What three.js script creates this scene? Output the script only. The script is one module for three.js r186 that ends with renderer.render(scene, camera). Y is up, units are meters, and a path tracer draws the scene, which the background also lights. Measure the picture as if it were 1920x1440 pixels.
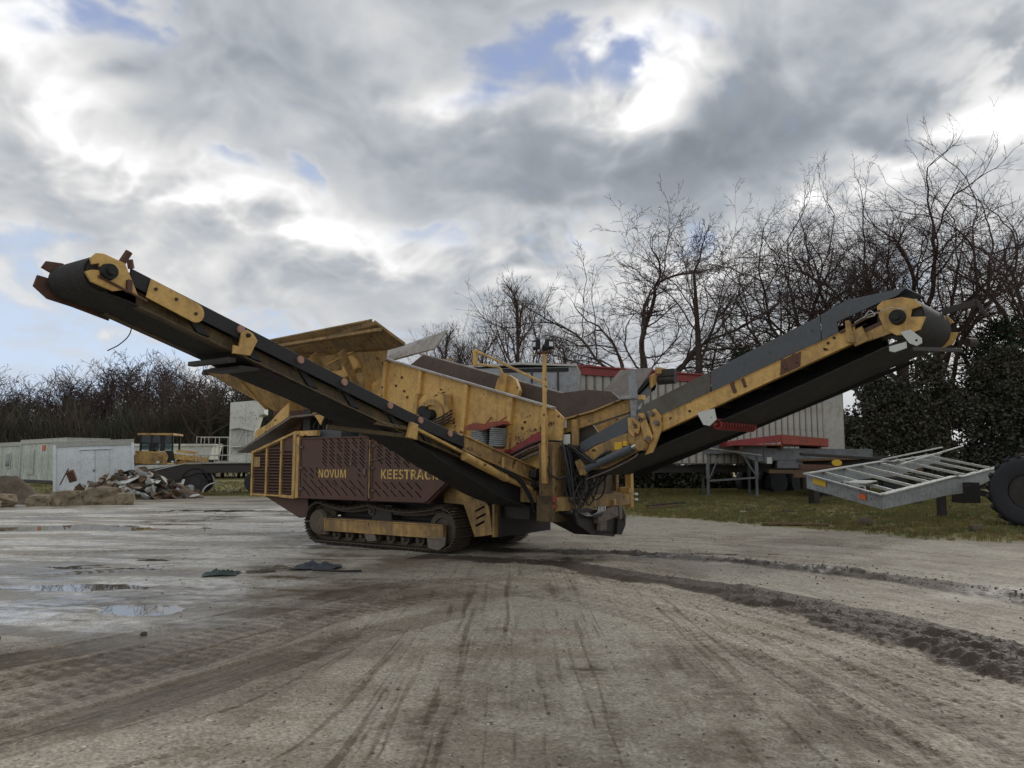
import * as THREE from 'three';
import { mergeGeometries } from 'three/addons/utils/BufferGeometryUtils.js';

// ---------------------------------------------------------------- camera, sky, sun, exposure
const scene = new THREE.Scene();
const camera = new THREE.PerspectiveCamera(53.0, 4 / 3, 0.1, 900);
camera.position.set(0, 1.6, 0);
camera.rotation.x = THREE.MathUtils.degToRad(5.85);
const renderer = new THREE.WebGLRenderer();
renderer.toneMapping = THREE.LinearToneMapping;
renderer.toneMappingExposure = 1.12;
renderer.shadowMap.enabled = true;
const SUN_AZ = 34, SUN_EL = 23;
const sunDir = dirOf(SUN_AZ, SUN_EL);
const sun = new THREE.DirectionalLight(new THREE.Color(1, 0.95, 0.87), 1.4);
sun.name = 'sun';
sun.position.copy(sunDir).multiplyScalar(120);
sun.castShadow = true;
sun.shadow.radius = 20;
sun.shadow.mapSize.set(2048, 2048);
Object.assign(sun.shadow.camera, { left: -45, right: 45, top: 45, bottom: -45, near: 1, far: 300 });
scene.add(sun, sun.target);

// ---------------------------------------------------------------- small maths
function dirOf(azDeg, elDeg) {
  const a = azDeg * Math.PI / 180, e = elDeg * Math.PI / 180;
  return new THREE.Vector3(Math.sin(a) * Math.cos(e), Math.sin(e), -Math.cos(a) * Math.cos(e));
}
function rng(seed) {
  let s = seed >>> 0;
  return () => { s = (s + 0x6d2b79f5) | 0; let t = Math.imul(s ^ (s >>> 15), 1 | s); t = (t + Math.imul(t ^ (t >>> 7), 61 | t)) ^ t; return ((t ^ (t >>> 14)) >>> 0) / 4294967296; };
}
const clamp = (x, a = 0, b = 1) => (x < a ? a : x > b ? b : x);
const sstep = (a, b, x) => { const t = clamp((x - a) / (b - a)); return t * t * (3 - 2 * t); };
const mix = (a, b, t) => a + (b - a) * t;
const TN = 256, table = new Float32Array(TN * TN);
{ const r = rng(91); for (let i = 0; i < table.length; i++) table[i] = r(); }
// smooth value noise, repeating every 256 units (or `per` units)
function vn(x, y, per = TN) {
  const ix = Math.floor(x), iy = Math.floor(y), fx = x - ix, fy = y - iy;
  const sx = fx * fx * (3 - 2 * fx), sy = fy * fy * (3 - 2 * fy);
  const x0 = ((ix % per) + per) % per, x1 = (x0 + 1) % per, y0 = ((iy % per) + per) % per, y1 = (y0 + 1) % per;
  const a = table[y0 * TN + x0], b = table[y0 * TN + x1], c = table[y1 * TN + x0], d = table[y1 * TN + x1];
  return a + (b - a) * sx + (c - a + (a - b - c + d) * sx) * sy;
}
function fbm(x, y, oct = 4, gain = 0.5) {
  let s = 0, a = 1, n = 0;
  for (let i = 0; i < oct; i++) { s += a * vn(x, y); n += a; a *= gain; const t = x; x = x * 1.93 + y * 0.51 + 17.3; y = y * 1.93 - t * 0.51 + 5.1; }
  return s / n;
}
function pfbm(u, v, per, oct = 4, gain = 0.5) {   // repeats over u, v in 0..1
  let s = 0, a = 1, n = 0;
  for (let i = 0; i < oct; i++) { s += a * vn(u * per + i * 37, v * per + i * 11, Math.min(per, TN)); n += a; a *= gain; per *= 2; if (per > TN) break; }
  return s / n;
}

// ---------------------------------------------------------------- sky: broken winter cloud with blue gaps, brightest where the sun stands behind it
{
  const W = 4096, H = 2048, data = new Float32Array(W * H * 4);
  // [azimuth, elevation, width, height (degrees), amount] of gaps and of lit cloud heads seen from the yard
  const gaps = [[4.4, 30.4, 3.4, 2.0, 0.55], [0.4, 28.0, 3.6, 1.4, 0.52], [-3, 26.2, 2.6, 0.9, 0.42], [8, 27, 1.6, 1.2, 0.35], [14.5, 30, 2, 1.2, 0.25], [-29.2, 28, 2.6, 1.5, 0.66], [-33, 26.4, 1.4, 1.0, 0.45], [-32, 8.5, 6, 3.2, 0.6], [-30, 4, 14, 2.4, 0.5], [-24, 8.8, 6, 2.2, 0.5], [-20.5, 21, 2.4, 0.7, 0.62], [-15.4, 20.2, 2.2, 0.8, 0.55], [-8.2, 17.2, 1.2, 0.8, 0.45], [-4.8, 16.7, 1.6, 0.9, 0.45], [4.9, 17.2, 0.7, 0.8, 0.5], [-33, 14, 3, 1.2, 0.4], [13.5, 15.6, 1.8, 1.0, 0.45], [29, 11, 2, 1, 0.35], [-13, 9, 4, 1.2, 0.28]];
  const heads = [[10.8, 28.4, 3.2, 2.0, 0.72], [9.2, 26, 1.9, 2.2, 0.55], [-24.6, 19.4, 3.4, 1.4, 0.42], [-18.6, 18.9, 2.4, 1.2, 0.42], [-14.6, 18, 2, 1.1, 0.4], [-11.6, 16.6, 2.6, 1.4, 0.4], [-34.5, 26.5, 3.4, 3, 0.34], [-30, 23.4, 1.8, 1.4, 0.36], [-29, 20.8, 2, 0.7, 0.3], [-3, 26, 3, 0.8, 0.34], [-8, 15.4, 2.4, 0.8, 0.3], [25.6, 18.9, 2.4, 0.7, 0.6], [33, 20.9, 3.6, 0.75, 0.95], [-26, 14, 8, 1.6, 0.16], [4, 14.5, 5, 2.6, 0.26], [12, 13.8, 4, 1.2, 0.24], [20, 14.5, 4, 1.0, 0.25], [30, 8, 6, 1.6, 0.3], [-33, 29, 4, 1, 0.2]];
  const dark = [[-16, 25.5, 8, 3, 0.12], [-27, 16.6, 6, 1.6, 0.07], [22, 24.6, 9, 3.4, 0.15], [18, 22, 10, 1.8, 0.1], [-3, 20.5, 7, 2, 0.07], [11, 20.6, 6, 1.6, 0.13], [34, 26, 5, 2.4, 0.12], [-14, 13.2, 7, 1.8, 0.06], [34, 18.6, 4, 0.8, 0.12]];
  const r = rng(5);
  for (let k = 0; k < 70; k++) {   // the same kind of sky all the way round
    const az = 46 + r() * 268, el = 5 + r() * r() * 75;
    (k % 2 ? gaps : heads).push([az > 180 ? az - 360 : az, el, 2 + r() * 5, 0.8 + r() * 2.5, 0.3 + r() * 0.35]);
  }
  const bump = (list, az, el) => {
    let s = 0;
    for (let i = 0; i < list.length; i++) {
      const g = list[i]; let da = az - g[0]; if (da > 180) da -= 360; if (da < -180) da += 360;
      if (da > g[2] * 3 || da < -g[2] * 3) continue;
      const de = (el - g[1]) / g[3]; if (de > 3 || de < -3) continue;
      da /= g[2]; s += g[4] * Math.exp(-0.5 * (da * da + de * de));
    }
    return s;
  };
  const RAD = 180 / Math.PI, sunPx = sunDir.x * 0.42, sunPz = sunDir.z * 0.42;
  const billow = (u, v) => { let t = 0, a = 1, n = 0; for (let i = 0; i < 4; i++) { t += a * (1 - Math.abs(2 * vn(u, v) - 1)); n += a; a *= 0.5; const q = u; u = u * 1.87 + v * 0.6 + 11; v = v * 1.87 - q * 0.6 + 3; } return t / n; };
  for (let row = 0; row < H; row++) {
    const el = ((row + 0.5) / H - 0.5) * 180, er = el / RAD, sy = Math.sin(er), cy = Math.cos(er);
    for (let col = 0; col < W; col++) {
      const o = (row * W + col) * 4;
      data[o + 3] = 1;
      if (el < -4) { data[o] = 0.2; data[o + 1] = 0.19; data[o + 2] = 0.17; continue; }
      const ph = ((col + 0.5) / W - 0.5) * 2 * Math.PI, x = Math.cos(ph) * cy, z = Math.sin(ph) * cy, az = Math.atan2(x, -z) * RAD;
      const k = 1 / (Math.max(sy, 0) + 0.42), cx = x * k * 3.1 + 40, cz = z * k * 3.1 + 60, fade = 0.3 + 0.7 * sstep(4, 18, el);
      const w1 = fbm(cx * 1.5, cz * 1.5, 3) - 0.5, w2 = fbm(cx * 1.5 + 31, cz * 1.5 + 7, 3) - 0.5;
      const big = fbm(cx * 0.9 + w1 * 0.3, cz * 0.9 + w2 * 0.3, 4), px = cx * 3.1 + w1 * 1.1, pz = cz * 3.1 + w2 * 1.1, puff = billow(px, pz), lee = billow(px + sunPx, pz + sunPz);
      const fine = fbm(cx * 7 + w1 * 2, cz * 7 + w2 * 2, 5, 0.55), lit = clamp((puff - lee) * 1.8, -1, 1) * fade;
      const azw = az + w1 * 3.6 + (puff - 0.5) * 2.6 + (fine - 0.5) * 3.0, elw = el + w2 * 2.2 + (puff - 0.5) * 1.6 + (fine - 0.5) * 1.8;
      const gap = bump(gaps, azw, elw), head = bump(heads, azw, elw), dk = bump(dark, az + w1 * 4, el + w2 * 2);
      const cell = billow(cx * 1.35 + w1 * 0.9 + 5, cz * 1.35 + w2 * 0.9);
      const cover = 0.74 + (big - 0.5) * 0.4 + (puff - 0.5) * 0.3 + (fine - 0.5) * 0.75 + (cell - 0.55) * 0.3 - gap;
      const blue = (0.98 - 0.42 * sstep(0.35, 0.75, fine)) * sstep(0.62, -0.02, cover), rim = Math.exp(-(((cover - 0.42) / 0.16) ** 2)) * sstep(0.08, 0.3, gap);
      let b = 0.45 + (big - 0.5) * 0.2 + (cell - 0.55) * 0.26 * fade + (puff - 0.5) * 0.12 * fade + (fine - 0.5) * 0.13 * fade + lit * 0.05 - dk + head * (0.25 + 0.75 * puff + 0.5 * lit + 0.5 * (fine - 0.5)) + rim * 0.07;
      b += 0.1 * sstep(16, 2, el);
      const cosS = x * sunDir.x + sy * sunDir.y + z * sunDir.z, ang = Math.acos(clamp(cosS, -1, 1)) * RAD;
      b += 0.12 * Math.exp(-((ang / 18) ** 2)) * (0.4 + fine) + 0.3 * Math.exp(-((ang / 3.4) ** 2)) * sstep(0.3, 0.6, fine + head * 0.3);
      b += 0.1 * sstep(0.1, -0.8, cosS);                       // cloud opposite the sun is lit from the front
      if (b < 0.34) b = 0.34 - (0.34 - b) * 0.5;
      b = Math.max(b, 0.2);
      const t = sstep(3, 34, el), br = mix(0.56, 0.25, t), bg = mix(0.67, 0.32, t), bb = mix(0.83, 0.53, t), grey = sstep(0.7, 0.3, b);
      data[o] = mix(b * (1 - 0.11 * grey), br, blue); data[o + 1] = mix(b * (1 - 0.025 * grey), bg, blue); data[o + 2] = mix(b * (1.0 + 0.085 * grey), bb, blue);
    }
  }
  const sky = new THREE.DataTexture(data, W, H, THREE.RGBAFormat, THREE.FloatType);
  sky.mapping = THREE.EquirectangularReflectionMapping;
  sky.magFilter = sky.minFilter = THREE.LinearFilter;
  sky.needsUpdate = true;
  scene.background = sky;
  scene.environment = sky;
}

// ---------------------------------------------------------------- textures and materials
function tex(size, fn, srgb = true) {
  const d = new Uint8Array(size * size * 4);
  for (let y = 0, o = 0; y < size; y++) for (let x = 0; x < size; x++, o += 4) {
    const c = fn(x / size, y / size);
    d[o] = clamp(c[0], 0, 255); d[o + 1] = clamp(c[1], 0, 255); d[o + 2] = clamp(c[2], 0, 255); d[o + 3] = c.length > 3 ? c[3] : 255;
  }
  const t = new THREE.DataTexture(d, size, size);
  t.wrapS = t.wrapT = THREE.RepeatWrapping; t.magFilter = t.minFilter = THREE.LinearFilter;
  if (srgb) t.colorSpace = THREE.SRGBColorSpace;
  t.needsUpdate = true;
  return t;
}
const lerp3 = (a, b, t) => [a[0] + (b[0] - a[0]) * t, a[1] + (b[1] - a[1]) * t, a[2] + (b[2] - a[2]) * t];
// weathered paint: mottled coat, clinging dirt, runs, chips down to rust. Covers `metres` per repeat.
function paint({ coat, dirt, rust = [74, 47, 33], dirtAt = 0.55, chips = 0.78, size = 512, metres = 1.6, rough = 0.62, run = 0.5, bump = 0.0005, streak = false }) {
  const t = tex(size, (u, v) => {
    const m = pfbm(u, v, 4, 4), f = pfbm(u + 0.3, v + 0.7, 32, 3), g = pfbm(u, v, 128, 1);
    const runs = streak ? pfbm(u, v * 0.25, 48, 2) : 0.5 * pfbm(u, v, 12, 4) + 0.5 * pfbm(u + 0.4, v * 0.125, 64, 2);
    let c = lerp3(coat, coat.map((x) => x * 0.88), m * 1.2 - 0.2);
    const d = sstep(dirtAt - 0.12, dirtAt + 0.3, m * (1 - run) + runs * run + (f - 0.5) * 0.3);
    c = lerp3(c, dirt, d * 0.8);
    const ch = sstep(chips, chips + 0.035, pfbm(u + 0.5, v + 0.2, 32, 4, 0.6) + (pfbm(u + 0.1, v + 0.6, 6, 2) - 0.5) * 0.34);
    c = lerp3(c, rust, ch * 0.9);
    const k = 0.94 + 0.12 * g;
    return [c[0] * k, c[1] * k, c[2] * k];
  });
  t.repeat.set(1 / metres, 1 / metres);
  const bt = tex(256, (u, v) => { const x = 255 * pfbm(u, v, 16, 4, 0.6); return [x, x, x]; }, false);
  bt.repeat.set(1 / metres, 1 / metres);
  return new THREE.MeshStandardMaterial({ map: t, bumpMap: bump ? bt : null, bumpScale: bump, roughness: rough, metalness: 0, side: THREE.DoubleSide });
}
const plain = (hex, rough = 0.7, metal = 0) => new THREE.MeshStandardMaterial({ color: hex, roughness: rough, metalness: metal, side: THREE.DoubleSide });
const M = {
  yellow: paint({ coat: [214, 174, 103], dirt: [138, 110, 73], dirtAt: 0.5, chips: 0.775, metres: 3.7, size: 1024 }),
  yellowDull: paint({ coat: [188, 151, 90], dirt: [108, 89, 62], dirtAt: 0.43, chips: 0.77, metres: 3.1, size: 1024 }),
  olive: paint({ coat: [104, 86, 52], dirt: [54, 47, 38], dirtAt: 0.42, chips: 0.8, metres: 1.1 }),
  oliveLight: paint({ coat: [150, 122, 78], dirt: [92, 78, 60], dirtAt: 0.44, chips: 0.78, metres: 2.3, size: 1024 }),
  maroon: paint({ coat: [94, 66, 56], dirt: [84, 69, 58], rust: [48, 36, 32], dirtAt: 0.5, chips: 0.8, metres: 1.2, rough: 0.7 }),
  rubber: paint({ coat: [34, 32, 31], dirt: [70, 62, 54], dirtAt: 0.52, chips: 0.97, metres: 0.9, rough: 0.8 }),
  skirt: paint({ coat: [34, 34, 36], dirt: [52, 49, 47], dirtAt: 0.66, chips: 0.97, metres: 1.2, rough: 0.65 }),
  greyCover: paint({ coat: [84, 90, 96], dirt: [76, 73, 68], rust: [60, 55, 50], dirtAt: 0.58, chips: 0.84, metres: 2.2, rough: 0.5 }),
  greyCoverOld: paint({ coat: [98, 95, 88], dirt: [80, 70, 58], dirtAt: 0.5, chips: 0.82, metres: 1.3, rough: 0.65 }),
  steel: paint({ coat: [170, 166, 160], dirt: [118, 104, 92], rust: [98, 68, 52], dirtAt: 0.52, chips: 0.74, metres: 0.9, rough: 0.42 }),
  wornSteel: paint({ coat: [120, 112, 104], dirt: [92, 76, 64], rust: [88, 60, 46], dirtAt: 0.48, chips: 0.72, metres: 1.2, rough: 0.55 }),
  darkSteel: paint({ coat: [52, 48, 45], dirt: [70, 61, 52], dirtAt: 0.55, chips: 0.84, metres: 0.8, rough: 0.6 }),
  rustBrown: paint({ coat: [104, 74, 60], dirt: [78, 58, 48], dirtAt: 0.5, chips: 0.8, metres: 0.8, rough: 0.8 }),
  rustDark: paint({ coat: [98, 84, 76], dirt: [78, 66, 60], rust: [70, 50, 42], dirtAt: 0.5, chips: 0.76, metres: 1.3, rough: 0.6 }),
  mud: paint({ coat: [104, 93, 78], dirt: [74, 66, 56], dirtAt: 0.45, chips: 0.95, metres: 0.5, rough: 0.95, bump: 0.006 }),
  trackSteel: paint({ coat: [84, 75, 64], dirt: [58, 50, 43], dirtAt: 0.45, chips: 0.82, metres: 0.5, rough: 0.6, bump: 0.004 }),
  red: paint({ coat: [156, 52, 54], dirt: [104, 50, 46], dirtAt: 0.5, chips: 0.8, metres: 1.4, rough: 0.5 }),
  redRust: paint({ coat: [158, 76, 60], dirt: [110, 66, 54], dirtAt: 0.5, chips: 0.8, metres: 1.4 }),
  white: paint({ coat: [214, 216, 208], dirt: [172, 168, 152], rust: [120, 92, 74], dirtAt: 0.56, chips: 0.8, metres: 2.6, rough: 0.5 }),
  cabin: paint({ coat: [230, 237, 242], dirt: [200, 204, 202], rust: [128, 118, 104], dirtAt: 0.56, chips: 0.86, metres: 3.0, rough: 0.55, streak: true }),
  cabinGreen: paint({ coat: [204, 212, 206], dirt: [158, 164, 150], rust: [110, 112, 98], dirtAt: 0.46, chips: 0.84, metres: 3.0, rough: 0.6, streak: true }),
  concrete: paint({ coat: [176, 168, 154], dirt: [140, 130, 114], rust: [120, 110, 96], dirtAt: 0.5, chips: 0.8, metres: 1.0, rough: 0.9, bump: 0.01 }),
  sandstone: paint({ coat: [150, 136, 114], dirt: [98, 88, 72], rust: [86, 78, 62], dirtAt: 0.46, chips: 0.74, metres: 1.6, rough: 0.95, bump: 0.02 }),
  greyPaint: paint({ coat: [150, 156, 160], dirt: [110, 108, 100], dirtAt: 0.52, chips: 0.8, metres: 1.6, rough: 0.5 }),
  greyShaded: paint({ coat: [112, 117, 122], dirt: [86, 84, 78], dirtAt: 0.5, chips: 0.8, metres: 1.6, rough: 0.55 }),  // grey paint copy with the shade on the trailer legs put into its coat
  paleWall: paint({ coat: [182, 179, 172], dirt: [146, 138, 126], rust: [128, 112, 96], dirtAt: 0.55, chips: 0.82, metres: 2.4, rough: 0.7, streak: true }),
  galv: paint({ coat: [188, 190, 184], dirt: [140, 138, 126], rust: [110, 98, 82], dirtAt: 0.56, chips: 0.82, metres: 1.0, rough: 0.5 }),
  wood: paint({ coat: [120, 96, 72], dirt: [86, 70, 54], dirtAt: 0.5, chips: 0.9, metres: 0.8, rough: 0.9, streak: true }),
  tyre: plain(0x2b2c30, 0.75), black: plain(0x1d1d1e, 0.7), hose: plain(0x232325, 0.5), chrome: plain(0xc9c9c4, 0.22, 0.9),
  glass: new THREE.MeshPhysicalMaterial({ color: 0x9fb0b6, roughness: 0.06, transmission: 1, thickness: 0, side: THREE.DoubleSide }),
  darkGlass: plain(0x20272b, 0.08), lens: plain(0xd8dce0, 0.15), orange: plain(0xd8662a, 0.6), yellowBright: plain(0xd2ab34, 0.6), roller: plain(0xa98273, 0.7), whitePlate: plain(0xc9ccc6, 0.5),
  bark: paint({ coat: [92, 78, 70], dirt: [66, 58, 52], dirtAt: 0.48, chips: 0.95, metres: 0.8, rough: 0.95, bump: 0.01 }),
  twig: plain(0x4c3d39, 0.9),
};

// ---------------------------------------------------------------- geometry helpers (metres; uv in metres from the face's own plane)
const V = (x, y, z) => new THREE.Vector3(x, y, z);
function uvBox(g) {
  if (g.index) g = g.toNonIndexed();
  const p = g.attributes.position, n = p.count, uv = new Float32Array(n * 2), a = V(), b = V(), c = V(), e = V(), f = V();
  for (let i = 0; i < n; i += 3) {
    a.fromBufferAttribute(p, i); b.fromBufferAttribute(p, i + 1); c.fromBufferAttribute(p, i + 2);
    e.subVectors(b, a); f.subVectors(c, a); e.cross(f);
    const x = Math.abs(e.x), y = Math.abs(e.y), z = Math.abs(e.z), k = x >= y && x >= z ? 0 : y >= z ? 1 : 2;
    [a, b, c].forEach((q, j) => { uv[(i + j) * 2] = k === 0 ? q.z : q.x; uv[(i + j) * 2 + 1] = k === 1 ? q.z : q.y; });
  }
  g.setAttribute('uv', new THREE.BufferAttribute(uv, 2));
  for (const k of Object.keys(g.attributes)) if (!['position', 'normal', 'uv'].includes(k)) g.deleteAttribute(k);
  return g;
}
function flat(g) { if (g.index) g = g.toNonIndexed(); g.deleteAttribute('normal'); g.computeVertexNormals(); return g; }
function moved(g, x = 0, y = 0, z = 0, rx = 0, ry = 0, rz = 0) {
  return g.applyMatrix4(new THREE.Matrix4().compose(V(x, y, z), new THREE.Quaternion().setFromEuler(new THREE.Euler(rx, ry, rz)), V(1, 1, 1)));
}
// a box with small chamfers, centred
function box(w, h, d, x = 0, y = 0, z = 0, rx = 0, ry = 0, rz = 0, ch = 0.006) {
  ch = Math.min(ch, w / 4, h / 4, d / 4);
  const s = new THREE.Shape([[-w / 2 + ch, -h / 2 + ch], [w / 2 - ch, -h / 2 + ch], [w / 2 - ch, h / 2 - ch], [-w / 2 + ch, h / 2 - ch]].map((q) => new THREE.Vector2(...q)));
  const g = new THREE.ExtrudeGeometry(s, { depth: d - 2 * ch, bevelEnabled: true, bevelSize: ch, bevelThickness: ch, bevelSegments: 1 });
  g.translate(0, 0, -d / 2 + ch);
  return moved(flat(g), x, y, z, rx, ry, rz);
}
// bar of section w (sideways) x h (upwards) from a to b
function bar(a, b, w, h, ch = 0.005) {
  a = V(...a); b = V(...b);
  const d = V().subVectors(b, a), len = d.length(), x = d.normalize(), up = Math.abs(x.y) > 0.95 ? V(1, 0, 0) : V(0, 1, 0), z = V().crossVectors(x, up).normalize(), y = V().crossVectors(z, x);
  return box(len, h, w, 0, 0, 0, 0, 0, 0, ch).applyMatrix4(new THREE.Matrix4().makeBasis(x, y, z).setPosition(a.add(b).multiplyScalar(0.5)));
}
function cyl(a, b, r1, r2 = r1, seg = 14) {
  a = V(...a); b = V(...b);
  const d = V().subVectors(b, a), g = new THREE.CylinderGeometry(r2, r1, d.length(), seg);
  g.applyQuaternion(new THREE.Quaternion().setFromUnitVectors(V(0, 1, 0), d.clone().normalize()));
  const m = a.clone().add(b).multiplyScalar(0.5);
  return g.translate(m.x, m.y, m.z);
}
function tube(pts, r, rad = 6, per = 5, closed = false) {
  return new THREE.TubeGeometry(new THREE.CatmullRomCurve3(pts.map((q) => V(...q)), closed, 'centripetal'), pts.length * per, r, rad, closed);
}
// a plate: outline of [x, y] in the xy plane (or [z, y] for plane 'zy', [x, z] for 'xz') between two positions on the third axis
function plate(pts, t0, t1, { plane = 'xy', holes = [], ch = 0.004 } = {}) {
  const th = Math.abs(t1 - t0); ch = Math.min(ch, th / 3);
  const s = new THREE.Shape(pts.map((q) => new THREE.Vector2(...q)));
  for (const h of holes) s.holes.push(new THREE.Path(h.map((q) => new THREE.Vector2(...q))));
  let g = new THREE.ExtrudeGeometry(s, { depth: th - 2 * ch, bevelEnabled: ch > 0, bevelSize: ch, bevelOffset: -ch, bevelThickness: ch, bevelSegments: 1, curveSegments: 6 });
  g.translate(0, 0, Math.min(t0, t1) + ch);
  if (g.index) g = g.toNonIndexed();
  if (plane !== 'xy') {
    const p = g.attributes.position;
    for (let i = 0; i < p.count; i++) { const x = p.getX(i), y = p.getY(i), z = p.getZ(i); plane === 'zy' ? p.setXYZ(i, z, y, x) : p.setXYZ(i, x, z, y); }
    for (let i = 0; i < p.count; i += 3) { const x = p.getX(i + 1), y = p.getY(i + 1), z = p.getZ(i + 1); p.setXYZ(i + 1, p.getX(i + 2), p.getY(i + 2), p.getZ(i + 2)); p.setXYZ(i + 2, x, y, z); }
  }
  return flat(g);
}
// a sheet of any (nearly flat) outline in space with a thickness
function sheet(pts, t = 0.012) {
  const q = pts.map((v) => V(...v)), n = V();
  for (let i = 0; i < q.length; i++) { const a = q[i], b = q[(i + 1) % q.length]; n.x += (a.y - b.y) * (a.z + b.z); n.y += (a.z - b.z) * (a.x + b.x); n.z += (a.x - b.x) * (a.y + b.y); }
  n.normalize().multiplyScalar(t / 2);
  const up = q.map((v) => v.clone().add(n)), dn = q.map((v) => v.clone().sub(n)), out = [];
  const tri = (a, b, c) => out.push(a.x, a.y, a.z, b.x, b.y, b.z, c.x, c.y, c.z);
  for (let i = 1; i < q.length - 1; i++) { tri(up[0], up[i], up[i + 1]); tri(dn[0], dn[i + 1], dn[i]); }
  for (let i = 0; i < q.length; i++) { const j = (i + 1) % q.length; tri(up[i], dn[i], dn[j]); tri(up[i], dn[j], up[j]); }
  const g = new THREE.BufferGeometry(); g.setAttribute('position', new THREE.Float32BufferAttribute(out, 3)); g.computeVertexNormals();
  return g;
}
// a closed belt: loop of [along, up] points, given thickness, spread across from c0 to c1; axis 'x' or 'z' runs along
function loopBelt(pts, c0, c1, th, axis) {
  const n = pts.length, out = [], inn = [];
  let area = 0; for (let i = 0; i < n; i++) { const a = pts[i], b = pts[(i + 1) % n]; area += a[0] * b[1] - b[0] * a[1]; }
  const sg = area > 0 ? 1 : -1;
  for (let i = 0; i < n; i++) {
    const a = pts[(i + n - 1) % n], b = pts[(i + 1) % n], dx = b[0] - a[0], dy = b[1] - a[1], l = Math.hypot(dx, dy) || 1;
    inn.push([pts[i][0] - sg * dy / l * th, pts[i][1] + sg * dx / l * th]);
  }
  const P = (q, c) => (axis === 'x' ? [q[0], q[1], c] : [c, q[1], q[0]]), quad = (a, b, c, d) => out.push(...a, ...b, ...c, ...a, ...c, ...d);
  for (let i = 0; i < n; i++) {
    const j = (i + 1) % n;
    quad(P(pts[i], c0), P(pts[j], c0), P(pts[j], c1), P(pts[i], c1)); quad(P(inn[i], c1), P(inn[j], c1), P(inn[j], c0), P(inn[i], c0));
    quad(P(pts[i], c1), P(pts[j], c1), P(inn[j], c1), P(inn[i], c1)); quad(P(pts[j], c0), P(pts[i], c0), P(inn[i], c0), P(inn[j], c0));
  }
  const g = new THREE.BufferGeometry(); g.setAttribute('position', new THREE.Float32BufferAttribute(out, 3)); g.computeVertexNormals();
  return g;
}
const merge = (list) => mergeGeometries(list.map((g) => uvBox(g)), false);
function mesh(name, geoms, mat, parent) {
  const g = Array.isArray(geoms) ? (geoms.length > 1 ? merge(geoms) : uvBox(geoms[0])) : uvBox(geoms);
  const m = new THREE.Mesh(g, mat); m.name = name; m.castShadow = m.receiveShadow = true; parent.add(m);
  return m;
}
const each = (name, geoms, mat, parent) => geoms.map((g) => mesh(name, [g], mat, parent));
function same(name, geometry, mat, parent, x = 0, y = 0, z = 0, rx = 0, ry = 0, rz = 0, sc = 1) {   // another piece that shares a finished geometry
  const m = new THREE.Mesh(geometry, mat); m.name = name; m.castShadow = m.receiveShadow = true;
  m.position.set(x, y, z); m.rotation.set(rx, ry, rz); if (sc !== 1) m.scale.setScalar(sc); parent.add(m);
  return m;
}
function group(name, parent, x = 0, y = 0, z = 0, ry = 0) { const g = new THREE.Group(); g.name = name; g.position.set(x, y, z); g.rotation.y = ry; parent.add(g); return g; }
const taken = new Map();
const numbered = (name) => { const k = taken.get(name) ?? 0; taken.set(name, k + 1); return k ? name + '_' + String(k).padStart(3, '0') : name; };
function tag(o, label, category, grp, kind) { Object.assign(o.userData, label ? { label } : {}, category ? { category } : {}, grp ? { group: grp } : {}, kind ? { kind } : {}); return o; }
function thing(name, label, category, x = 0, y = 0, z = 0, ry = 0, grp) { return tag(group(numbered(name), scene, x, y, z, ry), label, category, grp); }
const D2R = Math.PI / 180;
// irregular stone
function rock(seed, sx, sy, sz, rough = 0.28, detail = 2, boxy = 0.7) {
  const g = new THREE.IcosahedronGeometry(1, detail), p = g.attributes.position, v = V();
  for (let i = 0; i < p.count; i++) {
    v.fromBufferAttribute(p, i).normalize();
    const box_ = 1 / Math.max(Math.abs(v.x), Math.abs(v.y), Math.abs(v.z)), k = mix(1, box_ * 0.8, boxy) * (1 - rough / 2 + rough * fbm(v.x * 1.7 + seed * 3.1, v.y * 1.7 + v.z * 1.3 + seed, 3));
    p.setXYZ(i, v.x * k * sx, v.y * k * sy, v.z * k * sz);
  }
  return flat(g);
}

// ---------------------------------------------------------------- the yard: packed wet mud with wheel tracks, thrown-up ridges and puddles; grass round it
const GX0 = -18, GX1 = 18, GZ0 = -32, GZ1 = -2, GS = 0.02, GW = Math.round((GX1 - GX0) / GS), GH = Math.round((GZ1 - GZ0) / GS);
const gridH = new Float32Array(GW * GH), gridD = new Float32Array(GW * GH), gridL = new Float32Array(GW * GH);   // height, mud, scraped pale
function stroke(pts, width, fn) {   // runs along a curve and hands over (cell, across -1..1, metres along, share 0..1)
  const c = new THREE.CatmullRomCurve3(pts.map(([x, z]) => V(x, 0, z)), false, 'centripetal'), L = c.getLength(), n = Math.ceil(L / 0.014), half = width / 2, m = Math.ceil(half / 0.014);
  const at = c.getSpacedPoints(n), seen = new Map();
  for (let i = 0; i < n; i++) {
    const a = at[i], b = at[i + 1], dx = b.x - a.x, dz = b.z - a.z, l = Math.hypot(dx, dz) || 1, nx = -dz / l, nz = dx / l;
    for (let k = -m; k <= m; k++) {
      const o = k / m * half, gx = Math.round((a.x + nx * o - GX0) / GS), gz = Math.round((a.z + nz * o - GZ0) / GS);
      if (gx < 0 || gz < 0 || gx >= GW || gz >= GH) continue;
      const cell = gz * GW + gx;
      if (seen.has(cell)) continue;
      seen.set(cell, 1);
      fn(cell, k / m, i / n * L, i / n);
    }
  }
}
const off = (pts, d) => pts.map(([x, z], i) => { const a = pts[Math.max(i - 1, 0)], b = pts[Math.min(i + 1, pts.length - 1)], dx = b[0] - a[0], dz = b[1] - a[1], l = Math.hypot(dx, dz); return [x - dz / l * d, z + dx / l * d]; });
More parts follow.
